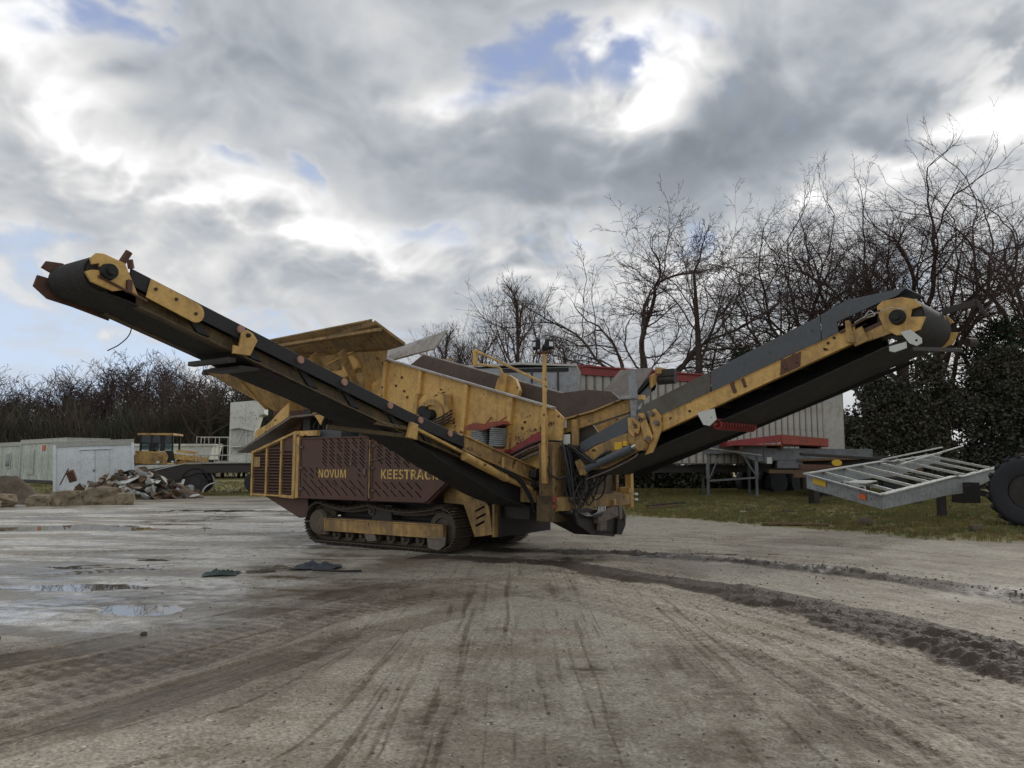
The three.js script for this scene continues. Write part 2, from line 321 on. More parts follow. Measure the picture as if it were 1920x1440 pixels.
const ridgeNear = [[-1.6, -13.6], [-0.3, -13.0], [0.84, -12.32], [1.79, -11.02], [2.53, -10.1], [3.04, -9.35], [3.46, -8.44], [3.82, -7.53], [4.02, -6.89], [4.15, -6.04], [4.25, -5.0], [4.3, -3.6]];
const ridgeFar = [[-0.5, -14.6], [0.96, -14.14], [2.24, -13.73], [3.78, -12.65], [4.73, -11.61], [5.36, -10.68], [5.87, -9.73], [6.1, -8.9], [6.2, -7.6], [6.1, -6]];
{
  const track = (pts, w, { depth = 0.012, lug = 0.13, mud = 0.3, pale = 0.25, fade = [0.12, 0.8] } = {}) => stroke(pts, w, (c, a, s, t) => {
    const f = sstep(0, fade[0], t) * sstep(1, fade[1], t), e = sstep(1, 0.8, Math.abs(a)), bars = lug ? sstep(-0.15, 0.25, Math.sin((s + Math.abs(a) * 0.05) / lug * 2 * Math.PI)) : 0.6;
    const streaks = clamp(0.5 * vn(a * 7 + 50, s * 0.35 + w * 31) + 0.5 * vn(a * w * 46 + 9, s * 0.5 + w * 17) * 1.15);
    gridH[c] -= depth * f * e * (0.5 + 0.5 * bars) - 0.006 * f * sstep(0.75, 0.9, Math.abs(a)) * sstep(1, 0.93, Math.abs(a));
    gridD[c] += mud * f * e * (0.25 + 0.75 * streaks) * (lug ? 0.3 + 0.8 * bars : 0.85); gridL[c] += pale * f * e * (1 - streaks) + 0.3 * f * sstep(0.82, 0.95, Math.abs(a));
  });
  const r = rng(23);
  const thin = (pts, n, gap, o) => { for (let i = 0; i < n; i++) track(off(pts, (i - (n - 1) / 2) * gap), 0.045, { depth: 0.012, lug: 0, mud: 0.75, pale: 0, ...o }); };
  for (const [x, w, mud, pale, lug] of [[-1.7, 0.34, 0.22, 0.1, 0.11], [-1.05, 0.46, 0.1, 0.3, 0], [-0.42, 0.3, 0.3, 0.1, 0.12], [0.1, 0.5, 0.14, 0.36, 0], [0.62, 0.26, 0.26, 0.1, 0.1], [1.5, 0.56, 0.2, 0.1, 0.13], [2.1, 0.4, 0.24, 0.16, 0], [2.8, 0.5, 0.16, 0.24, 0.12]]) {
    const b = () => (r() - 0.5) * 0.5;
    track([[x + b(), -2.2], [x + b() * 0.4, -4.3], [x, -6], [x * 0.9 - 0.05 + b() * 0.5, -8.2], [x * 0.7 - 0.5 + b(), -10.4]], w, { depth: 0.012, lug, mud, pale, fade: [0.02, 0.35] });
  }
  for (const [cx, cz, rx, rz, m] of [[1.7, -5.0, 1.0, 1.7, 0.36], [-3.2, -6.4, 1.9, 0.7, 0.3], [-0.35, -5.4, 0.35, 1.6, 0.28], [3.0, -4.6, 0.8, 1.0, 0.28], [-1.5, -9.6, 1.5, 0.8, 0.25], [0.3, -13.2, 2.4, 0.6, 0.6], [-4.6, -6.6, 1.6, 0.5, 0.35]]) {   // spread mud
    for (let gz = Math.round((cz - rz * 1.6 - GZ0) / GS); gz < (cz + rz * 1.6 - GZ0) / GS; gz++) for (let gx = Math.round((cx - rx * 1.6 - GX0) / GS); gx < (cx + rx * 1.6 - GX0) / GS; gx++) {
      if (gx < 0 || gz < 0 || gx >= GW || gz >= GH) continue;
      const x = GX0 + gx * GS, z = GZ0 + gz * GS, n = fbm(x * 2.2 + 8, z * 1.3, 4, 0.6), e = sstep(1.3, 0.3, Math.hypot((x - cx) / rx, (z - cz) / rz) + (n - 0.5) * 1.6);
      gridD[gz * GW + gx] += m * e * sstep(0.34, 0.6, fbm(x * 6.5, z * 4, 3) * 0.6 + n * 0.4);
    }
  }
  for (const p of [[[-6.6, -5.2], [-4.15, -6.44], [-2.9, -8.3], [-1.6, -10.3], [0.6, -11.4]], [[-4.6, -3.9], [-3.34, -5.22], [-2.6, -6.6], [-1.7, -8.6], [-0.2, -10.4]], [[-3.9, -3.2], [-2.93, -4.59], [-2.35, -5.57], [-1.5, -7.3], [-0.2, -9]], [[-7.5, -6.2], [-4.95, -7.65], [-3.3, -9.3], [-1.9, -11]], [[-7.6, -7.6], [-5.2, -9], [-3.6, -10.5], [-2.2, -12.2]], [[-5.2, -4.5], [-3.7, -5.9], [-2.6, -7.7], [-1.3, -9.8]], [[-11, -9.5], [-7.5, -11], [-4.5, -12.8]], [[-13, -12.4], [-8.5, -13.8], [-5.5, -15]], [[-15, -15.6], [-9, -16.8], [-4, -18.5]], [[-16, -19], [-9, -20.6], [-3, -22]], [[-16, -22.5], [-8, -24], [0, -24.4]]]) track(p, 0.42 + r() * 0.2, { depth: 0.018, lug: r() < 0.5 ? 0.14 : 0, mud: 0.35 + r() * 0.4, pale: r() * 0.35 });
  for (const d of [0.62, 1.05, 1.5, 2.05]) track(off(ridgeNear, d), 0.36, { depth: 0.014, lug: 0.12, mud: 0.2 + r() * 0.2, pale: 0.35, fade: [0.3, 0.95] });
  for (const d of [-0.75, -1.15]) track(off(ridgeNear, d), 0.34, { depth: 0.01, lug: 0.12, mud: 0.12, pale: 0.35 });
  for (const d of [-0.9, -1.5, -2.4, -3.6]) track(off(ridgeFar, d), 0.36, { depth: 0.016, lug: d > -1 ? 0.14 : 0, mud: 0.25, pale: 0.4, fade: [0.2, 0.9] });
  track([[0.4, -9.6], [1.25, -9.0], [1.9, -8.0], [2.4, -6.8], [2.6, -5]], 0.5, { depth: 0.01, lug: 0.1, mud: 0.1, pale: 0.2 });
  track([[0.9, -11.6], [1.9, -9.4], [2.6, -8.2], [3.2, -6.6], [3.1, -4.5]], 0.55, { depth: 0.01, lug: 0.1, mud: 0.12, pale: 0.3 });
  for (const [pts, n] of [[[[0.7, -11.2], [1.2, -10.0], [1.5, -8.8], [1.6, -8.0]], 4], [[[1.7, -10.6], [2.3, -9.2], [2.75, -8.0], [2.9, -7.0]], 4], [[[3.0, -6.6], [3.2, -5.6], [3.2, -4.4], [3.0, -3.2]], 5], [[[2.4, -6.2], [2.45, -5.0], [2.3, -3.4]], 4], [[[-1.9, -8.6], [-2.6, -6.8], [-3.5, -5.2]], 4], [[[0.0, -8.6], [-0.1, -7.2], [-0.3, -5.6]], 3], [[[2.9, -12.2], [3.6, -10.9], [4.2, -9.6]], 4], [[[-3.2, -10.0], [-4.6, -8.2], [-6.2, -6.8]], 5]]) thin(pts, n, 0.08 + 0.02 * r(), { fade: [0.3, 0.7], mud: 0.34, depth: 0.009 });
  // thrown-up mud
  const ridge = (pts, w, top, grow) => stroke(pts, w, (c, a, s, t) => {
    const ww = mix(0.55, 1, sstep(0, grow, t)), lump = fbm(s * 1.4 + w * 10, a * 1.6 + 20, 4), e = sstep(ww, ww * 0.2, Math.abs(a) + (lump - 0.5) * 1.0), cut = sstep(0.3, 0.45, fbm(s * 0.5 + 9, a * 0.6, 2));
    const clod = sstep(0.22, 0.78, fbm(s * 10 + 3, a * w * 5 + 7, 4, 0.62));
    gridH[c] += e * top * (0.25 + 0.75 * clod) * mix(0.4, 1, sstep(0.05, 0.4, t)) * mix(0.5, 1, cut);
    gridD[c] += 2.4 * sstep(0.05, 0.35, e) * (0.7 + 0.3 * cut);
  });
  ridge(ridgeNear, 1.2, 0.085, 0.6); ridge(ridgeFar, 0.95, 0.1, 0.6);
  ridge([[3.3, -8.6], [3.75, -7.3], [4.0, -6.5], [4.2, -5.6]], 1.1, 0.06, 0.2);
}
const basins = [[-4.2, -8.72, 0.42, 0.32, 0.03], [-5.9, -10.3, 1.2, 0.3, 0.02], [-11.6, -19.4, 3.0, 0.8, 0.03], [-10.1, -26.4, 2.0, 0.4, 0.03], [0.62, -6.25, 0.16, 0.05, 0.03], [3.3, -14.0, 0.9, 0.16, 0.024], [2.2, -13.4, 0.8, 0.12, 0.022]];
const WATER = -0.02;
function gridAt(g, x, z) {
  const fx = (x - GX0) / GS, fz = (z - GZ0) / GS, ix = Math.floor(fx), iz = Math.floor(fz);
  if (ix < 0 || iz < 0 || ix >= GW - 1 || iz >= GH - 1) return 0;
  const u = fx - ix, v = fz - iz, o = iz * GW + ix;
  return (g[o] * (1 - u) + g[o + 1] * u) * (1 - v) + (g[o + GW] * (1 - u) + g[o + GW + 1] * u) * v;
}
const grassLine = [[-60, -38], [-13, -37.5], [-6, -34], [0, -28.5], [3.65, -24.2], [5.1, -22], [6.56, -19.7], [7.8, -17.9], [8.94, -16.7], [10.3, -15.8], [14, -14.4], [22, -12.6], [60, -8]];
function grassAt(x, z) {   // 0 yard .. 1 grass
  let e = -12;
  for (let i = 0; i < grassLine.length - 1; i++) { const a = grassLine[i], b = grassLine[i + 1]; if (x >= a[0] && x <= b[0]) e = mix(a[1], b[1], (x - a[0]) / (b[0] - a[0])); }
  return sstep(-0.5, 0.7, (e - z) / 1.2 + (fbm(x * 0.9, z * 0.9, 4) - 0.5) * 2.0);
}
function basinAt(x, z) {
  let s = 0; const wx = (fbm(x * 1.6, z * 1.6, 4, 0.6) - 0.5) * 1.8, wz = (fbm(x * 1.6 + 9, z * 1.6 + 4, 4, 0.6) - 0.5) * 1.8;
  for (const b of basins) { const dx = (x - b[0] + wx * b[2]) / b[2], dz = (z - b[1] + wz * b[3] * 1.4) / b[3], d = dx * dx + dz * dz; if (d < 4) s = Math.max(s, b[4] * sstep(1.9, 0.3, d)); }
  return s;
}
const rise = (x, z) => 0.34 * sstep(-24, -36, z) * sstep(-2, 4, x) + 0.32 * sstep(-40, -50, z) * sstep(4, -2, x);
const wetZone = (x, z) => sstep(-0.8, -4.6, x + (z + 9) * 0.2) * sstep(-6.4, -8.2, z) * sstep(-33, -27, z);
function heightAt(x, z) {
  const wz = z > GZ0 && x < 4 ? wetZone(x, z) : 0;
  let h = 0.022 * (fbm(x * 0.7, z * 0.7, 3) - 0.5) + rise(x, z);
  if (z > -60 && Math.abs(x) < 40) h += 0.02 * (fbm(x * 3, z * 5, 4) - 0.5) * (1 - 0.75 * wz);
  if (wz > 0) h = mix(h, WATER + 0.0105 + 0.05 * (fbm(x * 0.42 + z * 0.1, z * 1.5 - x * 0.3, 5, 0.55) - 0.5), wz * 0.85);
  if (z > GZ0) h += gridAt(gridH, x, z) * (1 - 0.6 * wz) - basinAt(x, z) + 0.006 * (fbm(x * 16, z * 16, 2) - 0.5) * (1 - 0.6 * wz);
  return h;
}
const out3 = [0, 0, 0, 0];
function soilAt(x, z) {   // sRGB colour 0..255 and wetness 0..1
  const big = fbm(x * 0.33, z * 0.33, 3), mid = fbm(x * 1.6 + 5, z * 1.6, 4), fine = fbm(x * 9, z * 9, 3), grit = vn(x * 61, z * 61), grit2 = vn(x * 27 + 9, z * 27);
  let mud = gridAt(gridD, x, z), pale = gridAt(gridL, x, z);
  const wz = wetZone(x, z), ba = basinAt(x, z), thrown = sstep(1.1, 1.8, mud);
  const soft = sstep(0.44, 0.62, mid * 0.55 + big * 0.45 + (fine - 0.5) * 0.3);
  const near = sstep(-14, -10.5, z) * (1 - wz) , lf = sstep(-0.6, -2.8, x), rt = sstep(1.4, 3.4, x), c = x + 0.59 * (z + 6) * lf - 0.3 * (z + 6) * rt + 0.035 * (mid - 0.5), al = z - 0.5 * x * lf;
  if (near > 0) {   // fine drag marks that follow the wheels
    const st = 0.55 * vn(c * 19 + 70, al * 0.6) + 0.45 * vn(c * 47 + 9, al * 1.3 + 30), s2 = vn(c * 11 + 130, al * 0.45 + 60);
    mud += near * 0.4 * sstep(0.56, 0.74, st) * sstep(0.3, 0.6, s2 * 0.6 + mid * 0.4); pale += near * 0.55 * sstep(0.6, 0.78, 1 - st) * sstep(0.45, 0.7, s2);
  }
  mud = clamp(mud * (0.6 + 0.8 * fine) + soft * 0.34 + wz * 0.12 * (mid - 0.2));
  pale = clamp(pale * 0.6 * (0.4 + 1.2 * mid) + sstep(0.55, 0.75, mid) * 0.35 * (1 - soft));
  let r = 180, g = 171, b = 153;
  r = mix(r, 202, pale); g = mix(g, 195, pale); b = mix(b, 179, pale);
  r = mix(r, 92 - 16 * thrown, mud); g = mix(g, 78 - 14 * thrown, mud); b = mix(b, 60 - 9 * thrown, mud);
  const slurrySheen = wz * sstep(0.43, 0.57, fbm(x * 0.5 + z * 0.12 + 3, z * 2.1 - x * 0.35, 5, 0.58)) * (0.7 + 0.5 * (fine - 0.5));   // pale sludge, with the sky sheen on wet mud painted into its colour
  r = mix(r, 234, slurrySheen); g = mix(g, 231, slurrySheen); b = mix(b, 223, slurrySheen);
  const rusty = sstep(0.68, 0.8, fbm(x * 0.8 + 40, z * 2.4, 4)) * 0.35 * (1 - mud);
  r = mix(r, 142, rusty); g = mix(g, 118, rusty); b = mix(b, 94, rusty);
  const spec = vn(x * 127 + 31, z * 127), stones = grit2 > 0.9 ? (grit > 0.5 ? 1.16 : 0.66) : spec > 0.86 ? 0.72 : spec < 0.1 ? 1.14 : 1, k = (0.8 + 0.28 * grit + 0.2 * (fine - 0.5)) * stones;
  r *= k; g *= k; b *= k;
  let wet = clamp(0.14 + 0.06 * mud + wz * (0.25 + 0.4 * sstep(0.35, 0.6, mid * 0.6 + fine * 0.4)) + sstep(0.004, 0.02, ba) * 0.7 + 0.25 * sstep(0.6, 0.75, big));
  const damp = 1 - 0.24 * wet * (1 - 0.8 * slurrySheen); r *= damp; g *= damp; b *= damp;
  const gr = grassAt(x, z);
  if (gr > 0) {
    const moss = fbm(x * 1.1 + 3, z * 1.1, 4), patch = fbm(x * 3.1, z * 3.1 + 8, 3);
    let q = [mix(134, 104, moss), mix(124, 108, moss), mix(70, 62, moss)];
    q = lerp3(q, [132, 112, 80], sstep(0.54, 0.7, patch) * 0.85); const kk = 0.75 + 0.5 * fine * (0.6 + 0.8 * grit);
    r = mix(r, q[0] * kk, gr); g = mix(g, q[1] * kk, gr); b = mix(b, q[2] * kk, gr); wet *= 1 - gr;
  }
  out3[0] = r; out3[1] = g; out3[2] = b; out3[3] = wet;
  return out3;
}
const ground = tag(group('ground', scene), 'grey brown packed mud yard with wheel tracks, ridges and puddles', null, null, 'structure');
const grainMap = (() => { const t = tex(512, (u, v) => { const x = 255 * (0.6 * pfbm(u, v, 32, 4, 0.65) + 0.4 * vn(u * 256, v * 256, 256)); return [x, x, x]; }, false); t.repeat.set(1 / 1.3, 1 / 1.3); return t; })();
function groundSheet(name, x0, x1, z0, z1, step, tw, th) {
  const nx = Math.round((x1 - x0) / step), nz = Math.round((z1 - z0) / step), pos = new Float32Array((nx + 1) * (nz + 1) * 3), uv = new Float32Array((nx + 1) * (nz + 1) * 2), idx = new Uint32Array(nx * nz * 6);
  for (let j = 0, o = 0; j <= nz; j++) for (let i = 0; i <= nx; i++, o++) {
    const x = x0 + (x1 - x0) * i / nx, z = z0 + (z1 - z0) * j / nz;
    pos[o * 3] = x; pos[o * 3 + 1] = heightAt(x, z); pos[o * 3 + 2] = z; uv[o * 2] = x; uv[o * 2 + 1] = z;
  }
  for (let j = 0, o = 0; j < nz; j++) for (let i = 0; i < nx; i++) { const a = j * (nx + 1) + i, b = a + 1, c = a + nx + 1, d = c + 1; idx[o++] = a; idx[o++] = c; idx[o++] = b; idx[o++] = b; idx[o++] = c; idx[o++] = d; }
  const g = new THREE.BufferGeometry();
  g.setAttribute('position', new THREE.BufferAttribute(pos, 3)); g.setAttribute('uv', new THREE.BufferAttribute(uv, 2)); g.setIndex(new THREE.BufferAttribute(idx, 1)); g.computeVertexNormals();
  const cd = new Uint8Array(tw * th * 4), rd = new Uint8Array(tw * th * 4), bd = new Uint8Array(tw * th * 4);
  for (let j = 0, o = 0; j < th; j++) for (let i = 0; i < tw; i++, o += 4) {
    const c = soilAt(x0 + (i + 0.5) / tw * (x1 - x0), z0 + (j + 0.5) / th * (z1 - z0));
    cd[o] = clamp(c[0], 0, 255); cd[o + 1] = clamp(c[1], 0, 255); cd[o + 2] = clamp(c[2], 0, 255); cd[o + 3] = 255;
    rd[o] = rd[o + 1] = rd[o + 2] = 255 * mix(0.92, 0.16, c[3]); rd[o + 3] = 255;
    const bx = x0 + (i + 0.5) / tw * (x1 - x0), bz = z0 + (j + 0.5) / th * (z1 - z0), bv = (0.5 * vn(bx * 57, bz * 57) + 0.3 * vn(bx * 23, bz * 23) + 0.2 * vn(bx * 118, bz * 118)) * clamp(1.15 - 1.25 * c[3]);
    bd[o] = bd[o + 1] = bd[o + 2] = 255 * bv; bd[o + 3] = 255;
  }
  const mk = (d, s) => { const t = new THREE.DataTexture(d, tw, th); t.magFilter = t.minFilter = THREE.LinearFilter; if (s) t.colorSpace = THREE.SRGBColorSpace; t.repeat.set(1 / (x1 - x0), 1 / (z1 - z0)); t.offset.set(-x0 / (x1 - x0), -z0 / (z1 - z0)); t.needsUpdate = true; return t; };
  const m = new THREE.Mesh(g, new THREE.MeshStandardMaterial({ map: mk(cd, true), roughnessMap: mk(rd, false), roughness: 1, bumpMap: mk(bd, false), bumpScale: 0.014 }));
  m.name = name; m.receiveShadow = m.castShadow = true; ground.add(m);
}
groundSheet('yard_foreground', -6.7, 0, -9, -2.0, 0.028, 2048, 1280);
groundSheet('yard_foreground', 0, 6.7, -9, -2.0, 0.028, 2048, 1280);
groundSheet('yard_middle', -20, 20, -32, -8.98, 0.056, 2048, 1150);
{   // the land beyond, out to the horizon
  const xs = [-420, -250, -150, -100, -70], zs = [-420, -250, -160, -120, -95];
  for (let x = -56; x <= 56; x += 1.4) xs.push(x); xs.push(70, 100, 150, 250, 420);
  for (let z = -82; z <= 12; z += 1.4) zs.push(z); zs.push(40, 100, 250);
  const pos = [], col = [], uv = [], idx = [], c = new THREE.Color();
  for (const z of zs) for (const x of xs) {
    const under = x > -18.4 && x < 18.4 && z > -30.4 && z < -10.6 || x > -5.2 && x < 5.2 && z >= -11 && z < -3.6, close = x > -22 && x < 22 && z > -33.5;
    pos.push(x, close ? rise(x, z) - (under ? 0.16 : 0.035) : (x > -150 && x < 150 && z > -120 ? heightAt(x, z) : rise(x, z)) - 0.02, z); uv.push(x, z);
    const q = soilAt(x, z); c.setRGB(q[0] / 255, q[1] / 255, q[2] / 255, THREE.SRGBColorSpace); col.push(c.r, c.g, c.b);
  }
  const n = xs.length;
  for (let j = 0; j < zs.length - 1; j++) for (let i = 0; i < n - 1; i++) { const a = j * n + i; idx.push(a, a + n, a + 1, a + 1, a + n, a + n + 1); }
  const g = new THREE.BufferGeometry();
  g.setAttribute('position', new THREE.Float32BufferAttribute(pos, 3)); g.setAttribute('color', new THREE.Float32BufferAttribute(col, 3)); g.setAttribute('uv', new THREE.Float32BufferAttribute(uv, 2)); g.setIndex(idx); g.computeVertexNormals();
  const m = new THREE.Mesh(g, new THREE.MeshStandardMaterial({ vertexColors: true, roughness: 0.9, bumpMap: grainMap, bumpScale: 0.02 }));
  m.name = 'land'; m.receiveShadow = true; ground.add(m);
}
{   // standing water in the hollows
  const wm = new THREE.MeshPhysicalMaterial({ color: 0x6e6557, roughness: 0.02, metalness: 0, ior: 1.33 });
  const wide = new THREE.Mesh(new THREE.PlaneGeometry(15, 23).rotateX(-Math.PI / 2), wm); wide.position.set(-11, WATER, -19); wide.name = 'standing_water'; wide.receiveShadow = true; scene.add(tag(wide, null, null, null, 'structure'));
  basins.slice(4).forEach(([x, z, rx, rz], i) => {
    const g = new THREE.CircleGeometry(1, 28); g.rotateX(-Math.PI / 2); g.scale(rx * 2.1, 1, rz * 2.1);
    const m = new THREE.Mesh(g, wm); m.position.set(x, WATER + 0.0004 * i, z); m.name = numbered('puddle'); m.receiveShadow = true; scene.add(m);
    tag(m, null, null, null, 'structure');
  });
}
{   // clods and small stones thrown about, most of them along the ridges
  const r = rng(77), lump = [uvBox(rock(3, 1, 0.7, 0.9, 0.7, 1)), uvBox(rock(8, 1, 0.6, 0.8, 0.8, 1))];
  const spots = [[], []];
  const along = (pts, n, w, s0, s1) => { const c = new THREE.CatmullRomCurve3(pts.map(([x, z]) => V(x, 0, z))); for (let i = 0; i < n; i++) { const p = c.getPointAt(Math.pow(r(), 0.8)), o = (r() + r() - 1) * w; spots[1].push([p.x + o, p.z + (r() - 0.5) * w, s0 + (s1 - s0) * r() ** 4]); } };
  along(ridgeNear, 1500, 0.6, 0.003, 0.016); along(ridgeFar, 1100, 0.5, 0.004, 0.02); along(ridgeNear, 600, 1.6, 0.004, 0.016); along(ridgeFar, 500, 1.6, 0.006, 0.02);
  for (let i = 0; i < 2600; i++) { const d = 3.2 + 24 * r() ** 1.6, a = (r() - 0.5) * 1.5; const x = Math.tan(a * 0.5) * d * 1.2, z = -d; spots[i % 3 ? 1 : 0].push([x, z, 0.002 + 0.009 * r() ** 4 * (1 + d * 0.08)]); }
  const cols = [[0.3, 0.28, 0.25], [0.12, 0.1, 0.085]];
  ['stones', 'mud_clods'].forEach((name, k) => {
    const im = new THREE.InstancedMesh(lump[k], new THREE.MeshStandardMaterial({ color: 0xffffff, roughness: 0.9 }), spots[k].length), m4 = new THREE.Matrix4(), q = new THREE.Quaternion(), c = new THREE.Color();
    spots[k].forEach(([x, z, s], i) => { m4.compose(V(x, heightAt(x, z) + s * 0.2, z), q.setFromEuler(new THREE.Euler(r() * 0.6, r() * 6.28, r() * 0.6)), V(s, s * (0.7 + 0.5 * r()), s)); im.setMatrixAt(i, m4); const f = 0.7 + 0.6 * r(); im.setColorAt(i, c.setRGB(...cols[k].map((v) => v * f))); });
    im.name = name; im.castShadow = im.receiveShadow = true; scene.add(tag(im, k ? 'dark mud clods along the ridges' : 'small pale stones scattered on the yard', null, null, 'stuff'));
  });
}
{   // rough winter grass
  const r = rng(31), blades = [];
  for (let i = 0; i < 9; i++) { const a = r() * 6.28, h = 0.5 + 0.6 * r(), l = 0.35 * r(), w = 0.05, x = (r() - 0.5) * 0.7, z = (r() - 0.5) * 0.7, ca = Math.cos(a), sa = Math.sin(a); blades.push(x - sa * w, 0, z + ca * w, x + sa * w, 0, z - ca * w, x + ca * l, h, z + sa * l); }
  const g = new THREE.BufferGeometry(); g.setAttribute('position', new THREE.Float32BufferAttribute(blades, 3)); g.computeVertexNormals();
  const at = [];
  for (let i = 0; i < 90000 && at.length < 30000; i++) { const right = r() < 0.75, x = right ? 2 + r() * 17 : -30 + r() * 27, z = right ? -14.5 - r() * 22 : -36 - r() * 16; if (grassAt(x, z) * sstep(0.3, 0.62, fbm(x * 2, z * 2, 3) + 0.1) > r()) at.push([x, z]); }
  const im = new THREE.InstancedMesh(g, new THREE.MeshStandardMaterial({ color: 0xffffff, roughness: 0.8, side: THREE.DoubleSide }), at.length), m4 = new THREE.Matrix4(), q = new THREE.Quaternion(), c = new THREE.Color();
  at.forEach(([x, z], i) => { const s = 0.05 + 0.08 * r(); m4.compose(V(x, heightAt(x, z) - 0.004, z), q.setFromEuler(new THREE.Euler(0, r() * 6.28, 0)), V(s * 1.3, s, s * 1.3)); im.setMatrixAt(i, m4); const t = fbm(x * 1.1 + 3, z * 1.1, 3); im.setColorAt(i, c.setRGB(mix(0.22, 0.12, t) * (0.7 + 0.6 * r()), mix(0.19, 0.135, t) * (0.7 + 0.5 * r()), 0.05)); });
  im.name = 'grass'; im.receiveShadow = true; scene.add(tag(im, 'short mossy winter grass at the edge of the yard', null, null, 'stuff'));
}

// ---------------------------------------------------------------- the tracked screening plant. Its own axes: x along the machine (towards its delivery end), y up, z across (towards the viewer's side)
const mach = thing('screening_plant', 'large yellow and brown tracked screening plant with two raised conveyors', 'screening plant', -1.94, 0.0, -15.8, -34 * D2R);
const circ = (cx, cy, r, n = 10, a0 = 0, a1 = 2 * Math.PI) => Array.from({ length: n + (a1 - a0 < 6.2 ? 1 : 0) }, (_, i) => { const a = a0 + (a1 - a0) * i / n; return [cx + r * Math.cos(a), cy + r * Math.sin(a)]; });
const boltG = uvBox(cyl([0, 0, 0], [0, 0, 0.018], 0.016, 0.014, 6)), boltX = uvBox(cyl([0, 0, 0], [0.018, 0, 0], 0.016, 0.014, 6));
const bolts = (list, parent, mat = M.darkSteel, sc = 1, g = boltG) => list.forEach(([x, y, z]) => same('bolt', g, mat, parent, x, y, z, 0, 0, 0, sc));

